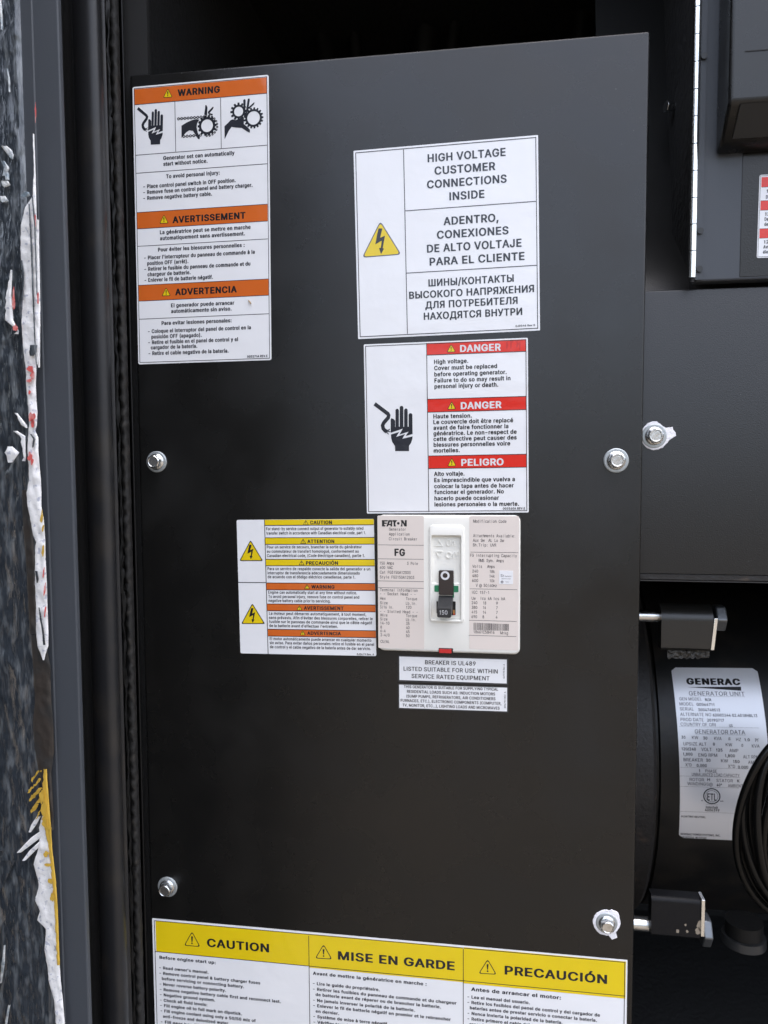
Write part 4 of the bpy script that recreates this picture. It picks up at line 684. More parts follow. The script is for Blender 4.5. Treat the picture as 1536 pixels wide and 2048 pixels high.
# raised housing with a slanting lower front
hl, hr = at(1453, 150, YD-.026).x, .76
hb = at(1480, 285, YD-.010).z; h1 = at(1480, 203, YD-.030).z
hs = [(YD, hb-.004), (YD-.006, hb-.004), (YD-.013, hb), (YD-.030, h1), (YD-.030, 1.80), (YD, 1.80)]
mb = MB()
mb.loops([[(hl+.001+(y-YD)*-.0, y, z) for y, z in hs], [(hl+.0135, y-.000, z) for y, z in hs]][:1]+[[(hr, y, z) for y, z in hs]], True, True)
mb.build('housing', 'paint', dr, bevel=.0025)
pz = [(YD-.0138, hb+.0012), (YD-.0296, h1-.0015)]
e0 = hl+.008; n = Vector((0, pz[1][1]-pz[0][1], -(pz[1][0]-pz[0][0]))).normalized()*-.0012
mb = MB(); q = [Vector((x, pz[k][0], pz[k][1])) for x, k in ((e0,0),(hr-.01,0),(hr-.01,1),(e0,1))]
mb.loops([[p-n*.2*0 for p in q], [p+Vector((0,-.0012,-.0004)) for p in q]], False, True); mb.build('slanted_window', 'gun', dr)
s1 = at(1480, 104, YD-.030).z
MB().box((hl+.010, YD-.0304, s1-.0003), (hr, YD-.0299, s1+.0003)).build('seam', 'dark', dr)
MB().box((at(1483,400,YD).x, YD-.0004, zd+.002), (.80, YD+.001, at(1483,300,YD).z)).build('reflection_patch', 'paint2', dr, bevel=.0002)  # darker sheet painted in for a reflection on the door skin
# piano hinge
hx, hy, hrad = at(1391, 300, YD-.004).x, YD-.002, .0027
pin = empty('piano_hinge', (hx, hy, zd), 'bright steel piano hinge down the left edge of the instrument door', 'hinge')
ys_ = [13, 68, 123, 178, 232, 287, 341, 395, 448, 501, 555]
ys_ = [-96, -41] + ys_
kn = []
for a, b in zip(ys_, ys_[1:]):
    za, zb_ = at(1391, a, hy-.002).z, at(1391, b, hy-.002).z
    MB().cyl((hx, hy, zb_+.0003), (hx, hy, za-.0003), hrad, 18).build('knuckle', 'hinge', pin, smooth=50)
MB().box((hx+hrad*.7, hy+.0006, zd+.001), (hx+.0068, hy+.0019, 1.86)).build('leaf', 'frame', pin)
MB().cyl((hx, hy, zd-.001), (hx, hy, 1.86), hrad*.55, 10).build('pin', 'dark', pin)
for yy in (113, 462, 538):
    p = at(1403, yy, hy); MB().cyl((hx+.0048, hy-.0012, p.z), (hx+.0048, hy+.001, p.z), .0022, 12, ).build('screw', 'gun', pin, smooth=40)

# small shiny bolt end deep in the gap
p = at(1345, 214, .10)
sb = empty('stud', p, 'small shiny stud end in the dark gap left of the hinge', 'bolt')
MB().cyl(p, p+Vector((.012,.004,.001)), .0030, 10).build('shank', 'zinc', sb, smooth=40)
MB().cyl(p+Vector((-.006,-.002,0)), p+Vector((-.001,0,0)), .0046, 6).build('nut', 'zinc', sb, bevel=.0006)
# plate that closes the gap low down behind hinge
mb = MB(); a0, a1 = at(1296, 577, .05), at(1384, 577, .05)
mb.loops([[(a0.x-.03,.034,a0.z-.02),(a1.x+.004,.034,a0.z-.02)], [(a0.x-.03,.046,a0.z+.012),(a1.x+.004,.046,a0.z+.012)], [(a0.x-.03,.10,a0.z+.055),(a1.x+.004,.10,a0.z+.055)], [(a0.x-.03,.16,a0.z+.30),(a1.x+.004,.16,a0.z+.30)]], False, False, closed=False)
mb.build('gap_plate', 'paint2', smooth='all', label='curved dark plate at the bottom of the gap beside the hinge', cat='plate')

# ---- generator barrel with its end ring
RB_ = .18; YC = .115+RB_; ZC = at(1400, 1590, .115).z
bar = Barrel(YC, ZC, RB_)
gb = empty('generator_barrel', (at(1400,1560,.115).x, YC, ZC-RB_), 'round black generator housing behind the panel at the lower right', 'generator')
def disc(x, r, n=72): return [(x, YC-r*cos(2*pi*i/n), ZC+r*sin(2*pi*i/n)) for i in range(n)]
gx0 = at(1319, 1560, .108).x
MB().loops([disc(gx0-.001, RB_-.004), disc(gx0+.002, RB_-.004), disc(gx0+.003, RB_), disc(.92, RB_)], True, True).build('drum', 'barrel', gb, smooth=40)
gx1 = at(1210, 1560, .108).x
MB().loops([disc(gx1, RB_+.004), disc(gx0-.0045, RB_+.006), disc(gx0-.001, RB_+.002), disc(gx0-.001, RB_-.01)], True, True).build('end_ring', 'rust', gb, smooth=40)

# ---- mounting lugs with rod and bolt
def lug(label, x0, x1, y0, y1, Y, rod, edge, hexy, rnd, chips=(), tilt=0., bm='lugp'):
    P = lambda px, py, dy=0: at(px, py, Y+dy)
    a, b = P(x0, y1), P(x1, y0)
    r_ = empty('mounting_lug', (a.x, Y, a.z), label, 'bracket', 'mounting lugs on the generator')
    m = MB(); zc = b.z-rnd; Ls = []
    pr = [(Y+.012, a.z), (Y+.002, a.z), (Y, a.z+.002)] + [(Y+rnd-rnd*cos(math.radians(t)), zc+rnd*sin(math.radians(t))) for t in range(0, 91, 10)] + [(Y+.012, b.z)]
    m.loops([[(a.x, y, z) for y, z in pr], [(b.x, y, z) for y, z in pr]], True, True).build('block', bm, r_, smooth=30)
    ra = P(rod[0], (rod[2]+rod[3])/2, .012); rb = P(rod[1], (rod[2]+rod[3])/2, .012)
    rr = (P(0, rod[2]).z-P(0, rod[3]).z)/2
    MB().cyl((ra.x-.03, Y+.012, ra.z), (rb.x+.002, Y+.012, ra.z), rr, 20).build('rod', 'zinc', r_, smooth=40)
    ea, eb = P(edge[0], edge[3]), P(edge[1], edge[2]); t_ = tilt
    m = MB(); ax = b.x+.0002; w = (edge[1]-edge[0])*.00040
    m.loops([[(ax-t_, Y-.001, ea.z), (ax-t_+w, Y-.001, ea.z), (ax-t_+w, Y+.011, ea.z), (ax-t_, Y+.011, ea.z)], [(ax, Y-.001, eb.z), (ax+w, Y-.001, eb.z), (ax+w, Y+.011, eb.z), (ax, Y+.011, eb.z)]], True, True)
    m.build('plate_edge', 'hinge', r_, bevel=.0004)
    h0 = P(hexy[0], (hexy[2]+hexy[3])/2, .012); hr_ = (P(0, hexy[2]).z-P(0, hexy[3]).z)/2*1.05; wx = (hexy[1]-hexy[0])*.00041
    MB().cyl((ax+w+.0002, Y+.012, h0.z), (ax+w+.0002+wx, Y+.012, h0.z), hr_, 6).build('bolt_head', 'zincdim', r_, bevel=.0012)
    for c in chips:
        p = P(c[0], c[1]); k = c[2]*.0004; m = MB()
        m.poly([(p.x+k*cos(t)*(.6+.5*random.random()), Y-.00015, p.z+k*1.2*sin(t)*(.6+.5*random.random())) for t in [i*2*pi/11 for i in range(11)]])
        m.build('bare_chip', 'chip', r_)
    return r_
up = lug('upper mounting lug, its glossy black block on a bright rod above the foil label', 1322, 1428, 1214, 1300, .050, (1288,1322,1221,1242), (1424,1431,1236,1300), (1431,1450,1212,1258), .012, tilt=.0022, bm='barrelgloss')
m = MB(); rows = []
for i in range(25):
    row = []
    for j in range(9):
        p = at(1336+84*i/24, 1298+20*j/8, .052)
        row.append((p.x, p.y+.002+.004*noise.noise(Vector((i*.45, j*.5, 2))), p.z+.002*noise.noise(Vector((i*.6, j*.1, 7)))))
    rows.append(row)
m.loops(rows, False, False, closed=False).build('sealant_bead', 'mastic', up, smooth='all')
lug('lower mounting lug with chipped black block below the foil label', 1302, 1402, 1801, 1872, .045, (1268,1302,1834,1858), (1402,1409,1799,1872), (1411,1428,1833,1884), .004,
    chips=((1401,1850,10),(1396,1862,7),(1355,1862,4),(1374,1863,3),(1371,1850,2.5)))

# ---- rubber foot lower right
fp = at(1503, 1893, .075)
rf = empty('rubber_mount', (fp.x, fp.y+.02, fp.z-.02), 'round black rubber mount with pale ring at the right edge', 'rubber mount')
c0 = Vector((fp.x, fp.y+.020, 0))
MB().cyl(c0+Vector((0,0,fp.z-.002)), c0+Vector((0,0,fp.z+.010)), .0150, 32).build('rubber_body', 'rubber', rf, smooth=40)
MB().cyl(c0+Vector((0,0,fp.z-.009)), c0+Vector((0,0,fp.z-.0022)), .0180, 32, .0172).build('pale_ring', 'gun', rf, smooth=40)

# ---- coil of black hoses at the right edge
NM = ('outermost loop','second loop from outside','third loop from outside','fourth loop from outside','fifth loop from outside','sixth loop from outside','seventh loop from outside','eighth loop from outside','ninth loop from outside','innermost loop')
for i in range(10):
    cxp, cyp, rx, ry = 1592+i*4.2, 1655-(i%3)*3, 118-i*4.6, 190-i*4+(i%2)*4
    w = (7.4,6.2,7.4,6.6,7.6,6.6,7.4,6.6,7.2,6.8)[i]; yy = (.030,.038,.026,.039,.025,.038,.027,.038,.028,.038)[i]
    c = at(cxp, cyp, yy); sx = abs(at(cxp-rx, cyp, yy).x-c.x); sz = abs(at(cxp, cyp-ry, yy).z-c.z)
    pts = [(c.x+sx*cos(t)+.0012*sin(3*t+i), yy+.004*sin(t*2+i), c.z+sz*sin(t)*(1+.02*sin(2*t+i))) for t in [2*pi*k/72 for k in range(73)]]
    MB().tube(pts, w*.00040, 12).build('hose', 'hose', smooth='all', label='black hose of the coil at the right edge, '+NM[i], cat='hose', group='black hoses coiled at the right edge')

# ---- hex bolts
def hexbolt(name, label, px, py, Yp, turn=0., tear=None, scale=1., lean=(0,0)):
    c = at(px, py, Yp); b = empty(name, c, label, 'bolt', 'hex bolts holding the covers')
    def ringl(r, h, n=32, ph=0.): return [(c.x+r*scale*cos(2*pi*i/n+ph)+lean[0]*h, Yp-h, c.z+r*scale*sin(2*pi*i/n+ph)+lean[1]*h) for i in range(n)]
    MB().loops([ringl(.0088,0), ringl(.0088,.0008), ringl(.0082,.0012), ringl(.005,.0012)], False, True).build('washer', 'zinc2', b, smooth=30)
    MB().loops([ringl(.0066,.0013), ringl(.0066,.0018), ringl(.0060,.0024), ringl(.0046,.0030)], False, True).build('flange', 'zinc', b, smooth=30)
    # hexagonal head whose top is dished to a round land
    def hexl(r, h, n=36, k=1.):
        out = []
        for i in range(n):
            t = 2*pi*i/n; a = (t % (pi/3))-pi/6; hr = r/cos(a)*cos(pi/6)
            q = hr*(1-k)+r*cos(pi/6)*k*1.0
            out.append((c.x+q*scale*cos(t+turn)+lean[0]*h, Yp-h, c.z+q*scale*sin(t+turn)+lean[1]*h))
        return out
    MB().loops([hexl(.0058,.0022,k=0), hexl(.0058,.0062,k=0), hexl(.0057,.0068,k=.35), hexl(.0052,.0074,k=1), hexl(.0046,.0074,k=1), hexl(.0042,.0071,k=1)], False, True).build('head', 'zinc', b, smooth=20)
    if tear:
        rnd = random.Random(int(px)); n = 40; L0 = []; L1 = []
        for i in range(n):
            t = 2*pi*i/n; r = tear[int(i*len(tear)/n)]*.0088*(1+.05*(rnd.random()-.5))
            L0.append((c.x+r*cos(t), Yp-.0002, c.z+r*sin(t))); L1.append((c.x+r*.97*cos(t), Yp-.0007, c.z+r*.97*sin(t)))
        MB().loops([L0, L1]).build('torn_washer', 'chalk', b)
    return b
hexbolt('hex_bolt', 'hex bolt with round washer at the middle of the panel, right side', 1232, 921, 0, .15)
hexbolt('hex_bolt', 'hex bolt with round washer at the middle of the panel, left side', 313.8, 923.5, 0, .35, scale=.95)
hexbolt('hex_bolt', 'hex bolt with round washer low on the panel, left above the large yellow label', 335.5, 1773, 0, .1, scale=.95)
hexbolt('hex_bolt', 'hex bolt in a torn white washer at the panel\'s lower right corner', 1213, 1845, 0, .5, scale=.9,
        tear=[1.15,1.18,1.28,1.34,1.30,1.12,1.14,1.16,1.14,1.15,1.13,1.15,1.14,1.13,1.12,1.14,1.15,1.13,1.14,1.50,1.52,1.12,1.10,1.12])
hexbolt('hex_bolt', 'hex bolt with chipped white ring on the box cover', 1308, 872, YB, .3,
        tear=[1.75,1.62,1.12,1.05,1.12,1.2,1.22,1.2,1.15,1.12,1.1,1.1,1.1,1.1,1.08,1.1,1.12,1.14,1.16,1.18,1.2,1.18,1.22,1.45])
# enclosure shell outside the picture (keeps the sky out of the cavity)
sh = empty('enclosure_shell', (JX-.4, 0, 0), 'dark steel shell of the enclosure around the open compartment', 'enclosure')
MB().box((x0s-.25,-.06,1.90),(1.10,.70,1.94)).build('roof', 'frame', sh)
MB().box((x0s-.25,.66,.0),(1.10,.70,1.90)).build('back_sheet', 'frame', sh)
MB().box((1.02,-.06,.0),(1.10,.66,1.90)).build('side_sheet', 'frame', sh)
MB().box((x0s-.25,-.06,.0),(1.02,.66,.55)).build('base', 'frame', sh)
MB().box((x0s-.25,-.05,.55),(x0s,.66,1.90)).build('left_sheet', 'frame', sh)

# added door, unseen just left of the picture, to darken the panel's left reflection
od = empty('added_shade_door', (-.36, -.10, .5), 'added dark lined door, unseen at the far left, darkening the panel reflection', 'door')
MB().box((-.395,-.78,.5),(-.355,-.10,1.92)).build('added_door_leaf', 'frame', od)
MB().box((-.3549,-.75,.53),(-.345,-.12,1.89)).build('lining', 'foam', od)  # lining of the added shade door

# ================================================================== the stickers on the panel
PL = Plane(0.)
def cap_h(s): return s
HAND_UP = [(305,762),(312,753),(330,760),(343,775),(343,828),(346,828),(346,684),(352,674),(366,672),(375,684),(375,826),(382,826),(382,660),(390,648),(405,648),(413,660),(413,826),(420,826),(420,682),(428,670),(443,670),(450,682),(450,826),(458,826),(458,722),(466,710),(482,710),(490,722),(492,888),(432,905),(458,867),(380,893),(408,842),(305,877)]
HAND_LO = [(307,892),(378,870),(352,912),(428,888),(404,928),(492,908),(490,930),(478,965),(462,988),(462,1033),(343,1033),(341,990),(318,955),(309,922)]
CABLE = [(168,630),(282,716),(288,728),(284,748),(246,792),(236,814),(242,842),(256,858),(272,868)]
def shock(s, f, h=.00012):
    """hand struck by current beside a bent cable; f places the drawing"""
    o = MB()
    o.poly(s.pts([f(*p) for p in HAND_UP], h)); o.poly(s.pts([f(*p) for p in HAND_LO], h))
    r = o.build('hand_pictogram', 'navy', s.root)
    c = MB(); w = 33*(Vector(f(200,600))-Vector(f(100,600))).length/100
    s.stroke(c, [f(*p) for p in CABLE], w, h)
    for a, b in (((264,864),(299,846)), ((266,866),(302,868)), ((264,866),(288,890)), ((280,862),(292,852))): s.stroke(c, [f(*a), f(*b)], w*.22, h+.00001)
    c.build('cable_pictogram', 'navy', s.root)
BOLT = [(258,757),(288,757),(270,830),(308,812),(290,908),(300,912),(277,955),(262,908),(276,905),(283,850),(233,880),(248,800)]

# ---- orange warning sheet, upper left
s = Sheet('warning_sticker', 'tall white sticker with three orange banners at the panel\'s upper left', 'warning sticker', PL, (240,120,4.518), [(112,245),(1345,135),(1368,2710),(168,2752)])
s.backing(r=.0015)
k = 1265                                            # survey offset of the lower half of the sheet
s.band(130, 267, 1328, 407, 'orange'); s.band(152, 1380, 1335, 1528, 'orange'); s.band(165, 772+k, 1343, 915+k, 'orange')
s.lines(hl=[(130,407,1328),(143,862,1330),(147,1025,1332),(152,1380,1335),(153,1528,1335),(158,420+k,1338),(165,772+k,1342),(168,915+k,1344),(172,1078+k,1346)],
        vl=[(497,378,830),(910,343,800)], wd=5, frame=16)
for ap, l, r in (((433,258),(390,343),(477,338)), ((398,132+k),(357,215+k),(441,211+k)), ((418,790+k),(377,870+k),(461,867+k))): s.hazard(ap, l, r, wd=5, r=8)
s.text([('WARNING',523,327,905),('AVERTISSEMENT',477,208+k,1137),('ADVERTENCIA',500,860+k,1057)], 56, 'ink', 26, 24)
s.text([('Generator set can automatically',392,905,1037),('start without notice.',393,958,793),('To avoid personal injury:',418,1070,903),
 ('- Place control panel switch in OFF position.',212,1162,1047),('- Remove fuse on control panel and battery charger.',212,1214,1200),('- Remove negative battery cable.',213,1267,833),
 ('La génératrice peut se mettre en marche',362,310+k,1182),('automatiquement sans avertissement.',363,364+k,1130),('Pour éviter les blessures personnelles :',345,467+k,1128),
 ("- Placer l'interrupteur du panneau de commande à la",220,540+k,1220),('position OFF (arrêt).',247,590+k,620),('- Retirer le fusible du panneau de commande et du',222,642+k,1180),
 ('chargeur de batterie.',250,690+k,640),('- Enlever le fil de batterie négatif.',224,742+k,842),
 ('El generador puede arrancar',462,970+k,1035),('automáticamente sin aviso.',463,1022+k,1010),('Para evitar lesiones personales:',377,1130+k,1010),
 ('- Coloque el interruptor del panel de control en la',255,1204+k,1185),('posición OFF (apagado).',285,1253+k,740),('- Retire el fusible en el panel de control y el',257,1304+k,1068),
 ('cargador de la batería.',280,1350+k,700),('- Retire el cable negativo de la batería.',260,1403+k,983),('0G3271A REV.E',1150,1425+k,1335,20)], 33.5, 'navy', 24, 12)
shock(s, lambda x, y: (160+(x-165)*.715-(y-615)*.02, 425+(y-615)*.833-(x-165)*.035))
# hand drawn into a chain and sprocket
mb = MB()
s.ring(mb, 788, 595, 53, 74, teeth=14, tr=86)
for i in range(9):
    t = i/8; x, y = 530+t*232, 533-t*18; s.ring(mb, x, y, 5, 13, n=10)
    if i < 8: s.stroke(mb, [(x+12, y), (x+18, y-1)], 8)
for i in range(6):
    t = i/5; x, y = 578+t*150, 692-t*12; s.ring(mb, x, y, 5, 13, n=10)
    if i < 5: s.stroke(mb, [(x+12, y), (x+18, y-1)], 8)
for i in range(12):
    a = math.radians(-95+i*17); s.ring(mb, 788+92*cos(a), 595+92*sin(a), 3, 10, n=8)
mb.build('chain_pictogram', 'navy', s.root)
s.shape([[(557,595),(600,568),(650,545),(690,535),(718,540),(698,575),(694,610),(705,660),(724,700),(720,718),(706,715),(685,680),(660,642),(628,637),(600,655),(557,705)],
 [(762,496),(770,440),(772,410),(782,408),(792,432),(788,500)], [(795,470),(842,422),(848,430),(838,450),(800,492)], [(808,480),(842,490),(835,502),(806,496)]], 'navy', 'hand_pictogram', .00013)
mb = MB()
s.ring(mb, 1073, 467, 40, 57, teeth=12, tr=75); s.ring(mb, 1208, 525, 56, 74, teeth=17, tr=88)
mb.build('gear_pictogram', 'navy', s.root)
s.shape([[(945,600),(975,572),(1000,545),(1020,538),(1045,545),(1085,530),(1112,508),(1122,530),(1120,580),(1150,605),(1176,632),(1174,658),(1150,648),(1100,615),(1050,612),(1010,606),(985,640),(947,718)],
 [(1115,362),(1130,354),(1137,370),(1132,505),(1118,500)], [(1156,352),(1172,350),(1174,365),(1160,450),(1140,500),(1138,470)], [(1160,430),(1208,388),(1218,384),(1212,402),(1165,448)]], 'navy', 'hand_pictogram', .00013)

# ---- high voltage sheet
s = Sheet('high_voltage_sticker', 'large white sticker in capitals with one yellow lightning triangle', 'warning sticker', PL, (690,260,3.84), [(65,162),(1483,38),(1497,1540),(102,1605)])
s.backing(r=.0005)
s.lines(hl=[(463,622,1466),(473,1100,1472)], vl=[(450,150,1567)], wd=6, frame=17)
s.text([('HIGH VOLTAGE',635,248,1235),('CUSTOMER',688,344,1155),('CONNECTIONS',630,450,1243),('INSIDE',802,540,1072),('ADENTRO,',757,731,1180),('CONEXIONES',706,836,1257),('DE ALTO VOLTAJE',630,942,1357),('PARA EL CLIENTE',650,1042,1380)], 60, 'navy', 17, 24)
s.text([('ШИНЫ/КОНТАКТЫ',641,1202,1297),('ВЫСОКОГО НАПРЯЖЕНИЯ',493,1297,1453),('ДЛЯ ПОТРЕБИТЕЛЯ',617,1372,1327),('НАХОДЯТСЯ ВНУТРИ',605,1458,1362),('0J0546 Rev B',1310,1513,1460,15)], 55, 'navy', 17, 22)
s.hazard((272,698), (130,982), (434,958), wd=8, mark=False, r=20, body=BOLT, line='grey')

# ---- danger sheet
s = Sheet('danger_sticker', 'white sticker with three red banners and a shocked hand', 'danger sticker', PL, (710,660,4.267), [(75,125),(1475,65),(1483,1558),(102,1565)])
s.backing(r=.0008)
s.band(612, 113, 1459, 215, 'red'); s.band(620, 591, 1461, 702, 'red'); s.band(628, 1075, 1464, 1183, 'red')
s.lines(hl=[(614,215,1460),(620,591,1461),(621,702,1461),(628,1075,1464),(629,1183,1464)], vl=[(611,112,1552)], wd=6, frame=16, m='ink')
for ap, l, r in (((820,120),(782,192),(861,188)), ((825,608),(786,680),(864,676)), ((826,1090),(787,1165),(866,1161))): s.hazard(ap, l, r, wd=5, r=8)
for P in ([(1290,105),(1302,96),(1308,130),(1298,168),(1288,150)],[(1322,92),(1350,88),(1352,104),(1338,112),(1334,160),(1326,158)],[(1368,98),(1392,92),(1398,120),(1384,150),(1376,148),(1380,112)],[(1400,100),(1412,98),(1410,170),(1402,166)]):
    s.shape([P], 'darkred', 'scuff', .00008)
for w in (('DANGER',897,187,1245),('DANGER',903,674,1250),('PELIGRO',907,1158,1268)): s.text([w], 58, 'bwhite', 20, 24, name='banner_word')
s.text([('High voltage.',675,290,967),('Cover must be replaced',676,343,1213),('before operating generator.',677,396,1295),('Failure to do so may result in',678,449,1327),('personal injury or death.',678,499,1223),
 ('Haute tension.',669,755,998),('Le couvercle doit être replacé',669,803,1350),('avant de faire fonctionner la',670,852,1310),('génératrice. Le non-respect de',670,900,1380),('cette directive peut causer des',670,948,1380),
 ('blessures personnelles voire',671,997,1325),('mortelles.',672,1046,895),('Alto voltaje.',675,1245,935),('Es imprescindible que vuelva a',676,1298,1365),('colocar la tapa antes de hacer',676,1350,1355),
 ('funcionar el generador. No',677,1400,1270),('hacerlo puede ocasionar',678,1453,1230),('lesiones personales o la muerte.',679,1505,1400),('0G3560A REV.E',1262,1533,1452,20)], 36.5, 'ink', 20, 13)
shock(s, lambda x, y: (x, y))

# ---- small caution sheet left of the breaker
s = Sheet('caution_sticker', 'small white sticker with yellow and orange banners, left of the breaker', 'caution sticker', PL, (460,1020,4.955), [(65,98),(1427,88),(1450,1447),(105,1420)])
s.backing(r=.0012)
for y0, y1, x0, m in ((97,153,345,'yellow'),(275,340,351,'yellow'),(488,552,357,'yellow'),(722,790,363,'orange'),(930,997,369,'orange'),(1180,1248,376,'orange')): s.band(x0, y0+.8, 1424+(y0*.018), y1, m)
s.lines(hl=[(x, y, 1424+y*.018) for x, y in ((348,153),(351,275),(353,340),(357,488),(359,552),(364,722),(366,790),(371,930),(373,997),(378,1180),(379,1248))]+[(82,717,360)], vl=[(343,98,1425)], wd=7, m='ink')
for ap, l, r, fl in (((752,97),(722,149),(782,149),'yellow'),((725,283),(696,334),(756,334),'yellow'),((710,498),(681,546),(740,546),'yellow'),((764,733),(736,782),(793,782),'yellow'),((688,943),(660,992),(718,992),'yellow'),((721,1190),(693,1240),(750,1240),'yellow')): s.hazard(ap, l, r, fl, wd=5, r=4)
s.text([('CAUTION',795,140,1012),('ATTENTION',768,327,1035),('PRECAUCIÓN',753,541,1072),('WARNING',808,777,1037),('AVERTISSEMENT',733,986,1127),('ADVERTENCIA',766,1235,1100)], 34, 'ink', 24, 14)
s.text([('For stand-by service connect output of generator to suitably rated',360,200,1323),('transfer switch in accordance with Canadian electrical code, part 1.',362,243,1347),
 ('Pour un service de secours, brancher la sortie du générateur',366,380,1307),('au commutateur de transfert homologué, conformement au',367,423,1277),('Canadian electrical code, (Code électrique canadien), partie 1.',368,465,1337),
 ('Para un servico de respaldo conecte la salida del generador a un',373,595,1391),('interruptor de transferencia adecuadamente dimensionado',374,636,1287),('de acuerdo con el dódigo eléctrico canadiense, parte 1.',375,675,1242),
 ('Engine can automatically start at any time without notice.',381,828,1258),('To avoid personal injury, remove fuse on control panel and',381,870,1282),('negative battery cable prior to servicing.',384,910,997),
 ('La moteur peut démarrer automatiquement, à tout moment,',388,1037,1350),("sans prévavis. Afin d'éviter des blessures corporelles, retirer le",388,1078,1415),('fusible sur le panneau de commande ainsi que le câble négatif',388,1118,1410),
 ("de la batterie avant d'effectuer l'entretien.",390,1158,1070),('El motor automáticamente puede arrancar en cualquier momento',395,1287,1402),('sin aviso. Para evitar daños personales retire el fusible en el panel',395,1327,1428),
 ('de control y el cable negativo de la batería antes de dar servicio.',397,1368,1397),('0J0679 Rev. A',1258,1438,1428,20)], 29, 'ink', 13, 11)
f = lambda dx, dy: [(204+dx+(x-272)*.79, 300+dy+(y-698)*.735) for x, y in BOLT]
s.hazard((204,296), (93,505), (330,505), wd=8, mark=False, r=12, body=f(0,0)); s.hazard((222,923), (111,1129), (350,1129), wd=8, mark=False, r=12, body=f(18,628))

# ---- two narrow labels under the breaker
s = Sheet('listing_label', 'narrow white label with three lines directly under the breaker', 'label', PL, (780,1280,5.486), [(87,165),(1298,198),(1300,500),(86,458)])
s.backing('handle', r=.0004, name='black_border'); i = 17*s.px
mb = MB(); s.rect(mb, s.u0+i, s.v0+i*.9, s.u1-i, s.v1-i*1.3, s.h0+.00005); mb.build('white_field', 'white', s.root); s.h0 += .00006
s.text([('BREAKER IS UL489',385,264,940),('LISTED SUITABLE FOR USE WITHIN',150,334,1182),('SERVICE RATED EQUIPMENT',237,414,1093)], 46, 'ink', 9, 18); s.vtext('0J7970 Rev. A', 1258, 420, 264, 17)
s = Sheet('usage_label', 'narrow white label with five dense lines, the lower of two', 'label', PL, (780,1280,5.486), [(86,474),(1300,510),(1300,798),(88,758)])
s.backing('handle', r=.0004, name='black_border'); i = 15*s.px
mb = MB(); s.rect(mb, s.u0+i, s.v0+i*.9, s.u1-i, s.v1-i, s.h0+.00005); mb.build('white_field', 'white', s.root); s.h0 += .00006
s.text([('THIS GENERATOR IS SUITABLE FOR SUPPLYING TYPICAL',153,524,1187),('RESIDENTIAL LOADS SUCH AS: INDUCTION MOTORS',187,577,1153),('(SUMP PUMPS, REFRIGERATORS, AIR CONDITIONERS',181,628,1157),
 ('FURNACES, ETC.), ELECTRONIC COMPONENTS (COMPUTER,',118,675,1222),('TV, MONITOR, ETC...), LIGHTING LOADS AND MICROWAVES',138,726,1203)], 32, 'ink', 13, 12); s.vtext('0H6792 REV. A', 1270, 745, 566, 17)

# ---- wide caution sheet at the bottom
s = Sheet('start_up_sticker', 'wide white sticker with three yellow headings across the panel\'s bottom', 'caution sticker', PL, (280,1740,2.954), [(74,284),(2888,532),(2857,1560),(103,1470)], top=True)
s.backing(r=.0006)
s.band(92, 300, 996, 480, 'yellow'); s.band(996, 376, 1908, 575, 'yellow'); s.band(1912, 455, 2872, 668, 'yellow')
s.lines(hl=[(92,480,2870)], vl=[(997,388,1500),(1910,465,1500)], wd=4, frame=14, m='ink')
for ap, l, r in (((308,360),(260,446),(358,453)), ((1085,436),(1034,521),(1137,527)), ((577+1477,524),(522+1477,611),(631+1477,617))): s.hazard(ap, l, r, wd=4.5, r=10)
s.text([('CAUTION',397,450,763),('MISE EN GARDE',1170,526,1860),('PRECAUCIÓN',677+1477,614,1283+1477)], 52, 'ink', 20, 24)
def q(rows, ox, oy, k): return [(t, (ox-280+a/k)*2.954, (oy-1740+b/k)*2.954, (ox-280+c/k)*2.954, *r) for t, a, b, c, *r in rows]
rows = q([('Before engine start up:',92,177,632,20),('- Read owner\'s manual.',90,275,563),('- Remove control panel & battery charger fuses',91,327,1058),('before servicing or connecting battery.',115,380,902),('- Never reverse battery polarity.',93,431,730),
 ('- Remove negative battery cable first and reconnect last.',96,483,1255),('- Negative ground system.',97,533,625),('- Check all fluid levels:',98,585,550),('- Fill engine oil to full mark on dipstick.',100,636,882),
 ('- Fill engine coolant using only a 50/50 mix of',103,688,1015),('anti-freeze and deionized water.',125,742,762),('- Fill gear box (if equipped)',105,793,700)], 300, 1880, 4.8)
rows += q([('Avant de mettre la génératrice en marche :',76,234,1168,20),('- Lire le guide du propriétaire.',76,330,718),('- Retirer les fusibles du panneau de commande et du chargeur',77,384,1455),('de batterie avant de réparer ou de brancher la batterie.',102,437,1305),
 ('- Ne jamais inverser la polarité de la batterie.',78,490,1055),("- Enlever le fil de batterie négatif en premier et le rebrancher",79,542,1400),('en dernier.',103,597,328),('- Système de mise à terre négatif.',81,647,800),('- Vérifier tous les niveaux de fluide :',82,700,880)], 610, 1900, 4.8)
rows += q([('Antes de arrancar el motor:',98,136,887,22),('- Lea el manual del usuario.',65,200,613),('- Retire los fusibles del panel de control y del cargador de',65,248,1230),('baterías antes de prestar servicio o conectar la batería.',86,297,1203),
 ('- Nunca invierta la polaridad de la batería.',66,344,900),('- Retire primero el cable del negativo y',66,392,830),('reconéctelo de último.',84,440,490)], 920, 1950, 4.389)
s.text(rows, 19, 'navy', 24, 12)
# dark scuffs on the top red banner of the danger sheet are part of that print
# a bit of dry straw stuck on the orange sheet
p = at(497, 601, -.0009); q_ = at(502, 608, -.0012)
st = MB().tube([p, (p+q_)/2+Vector((.0004,-.0003,0)), q_], .0005, 6).build('straw', 'straw', label='tiny brown straw bit stuck on the orange banner sticker', cat='debris')

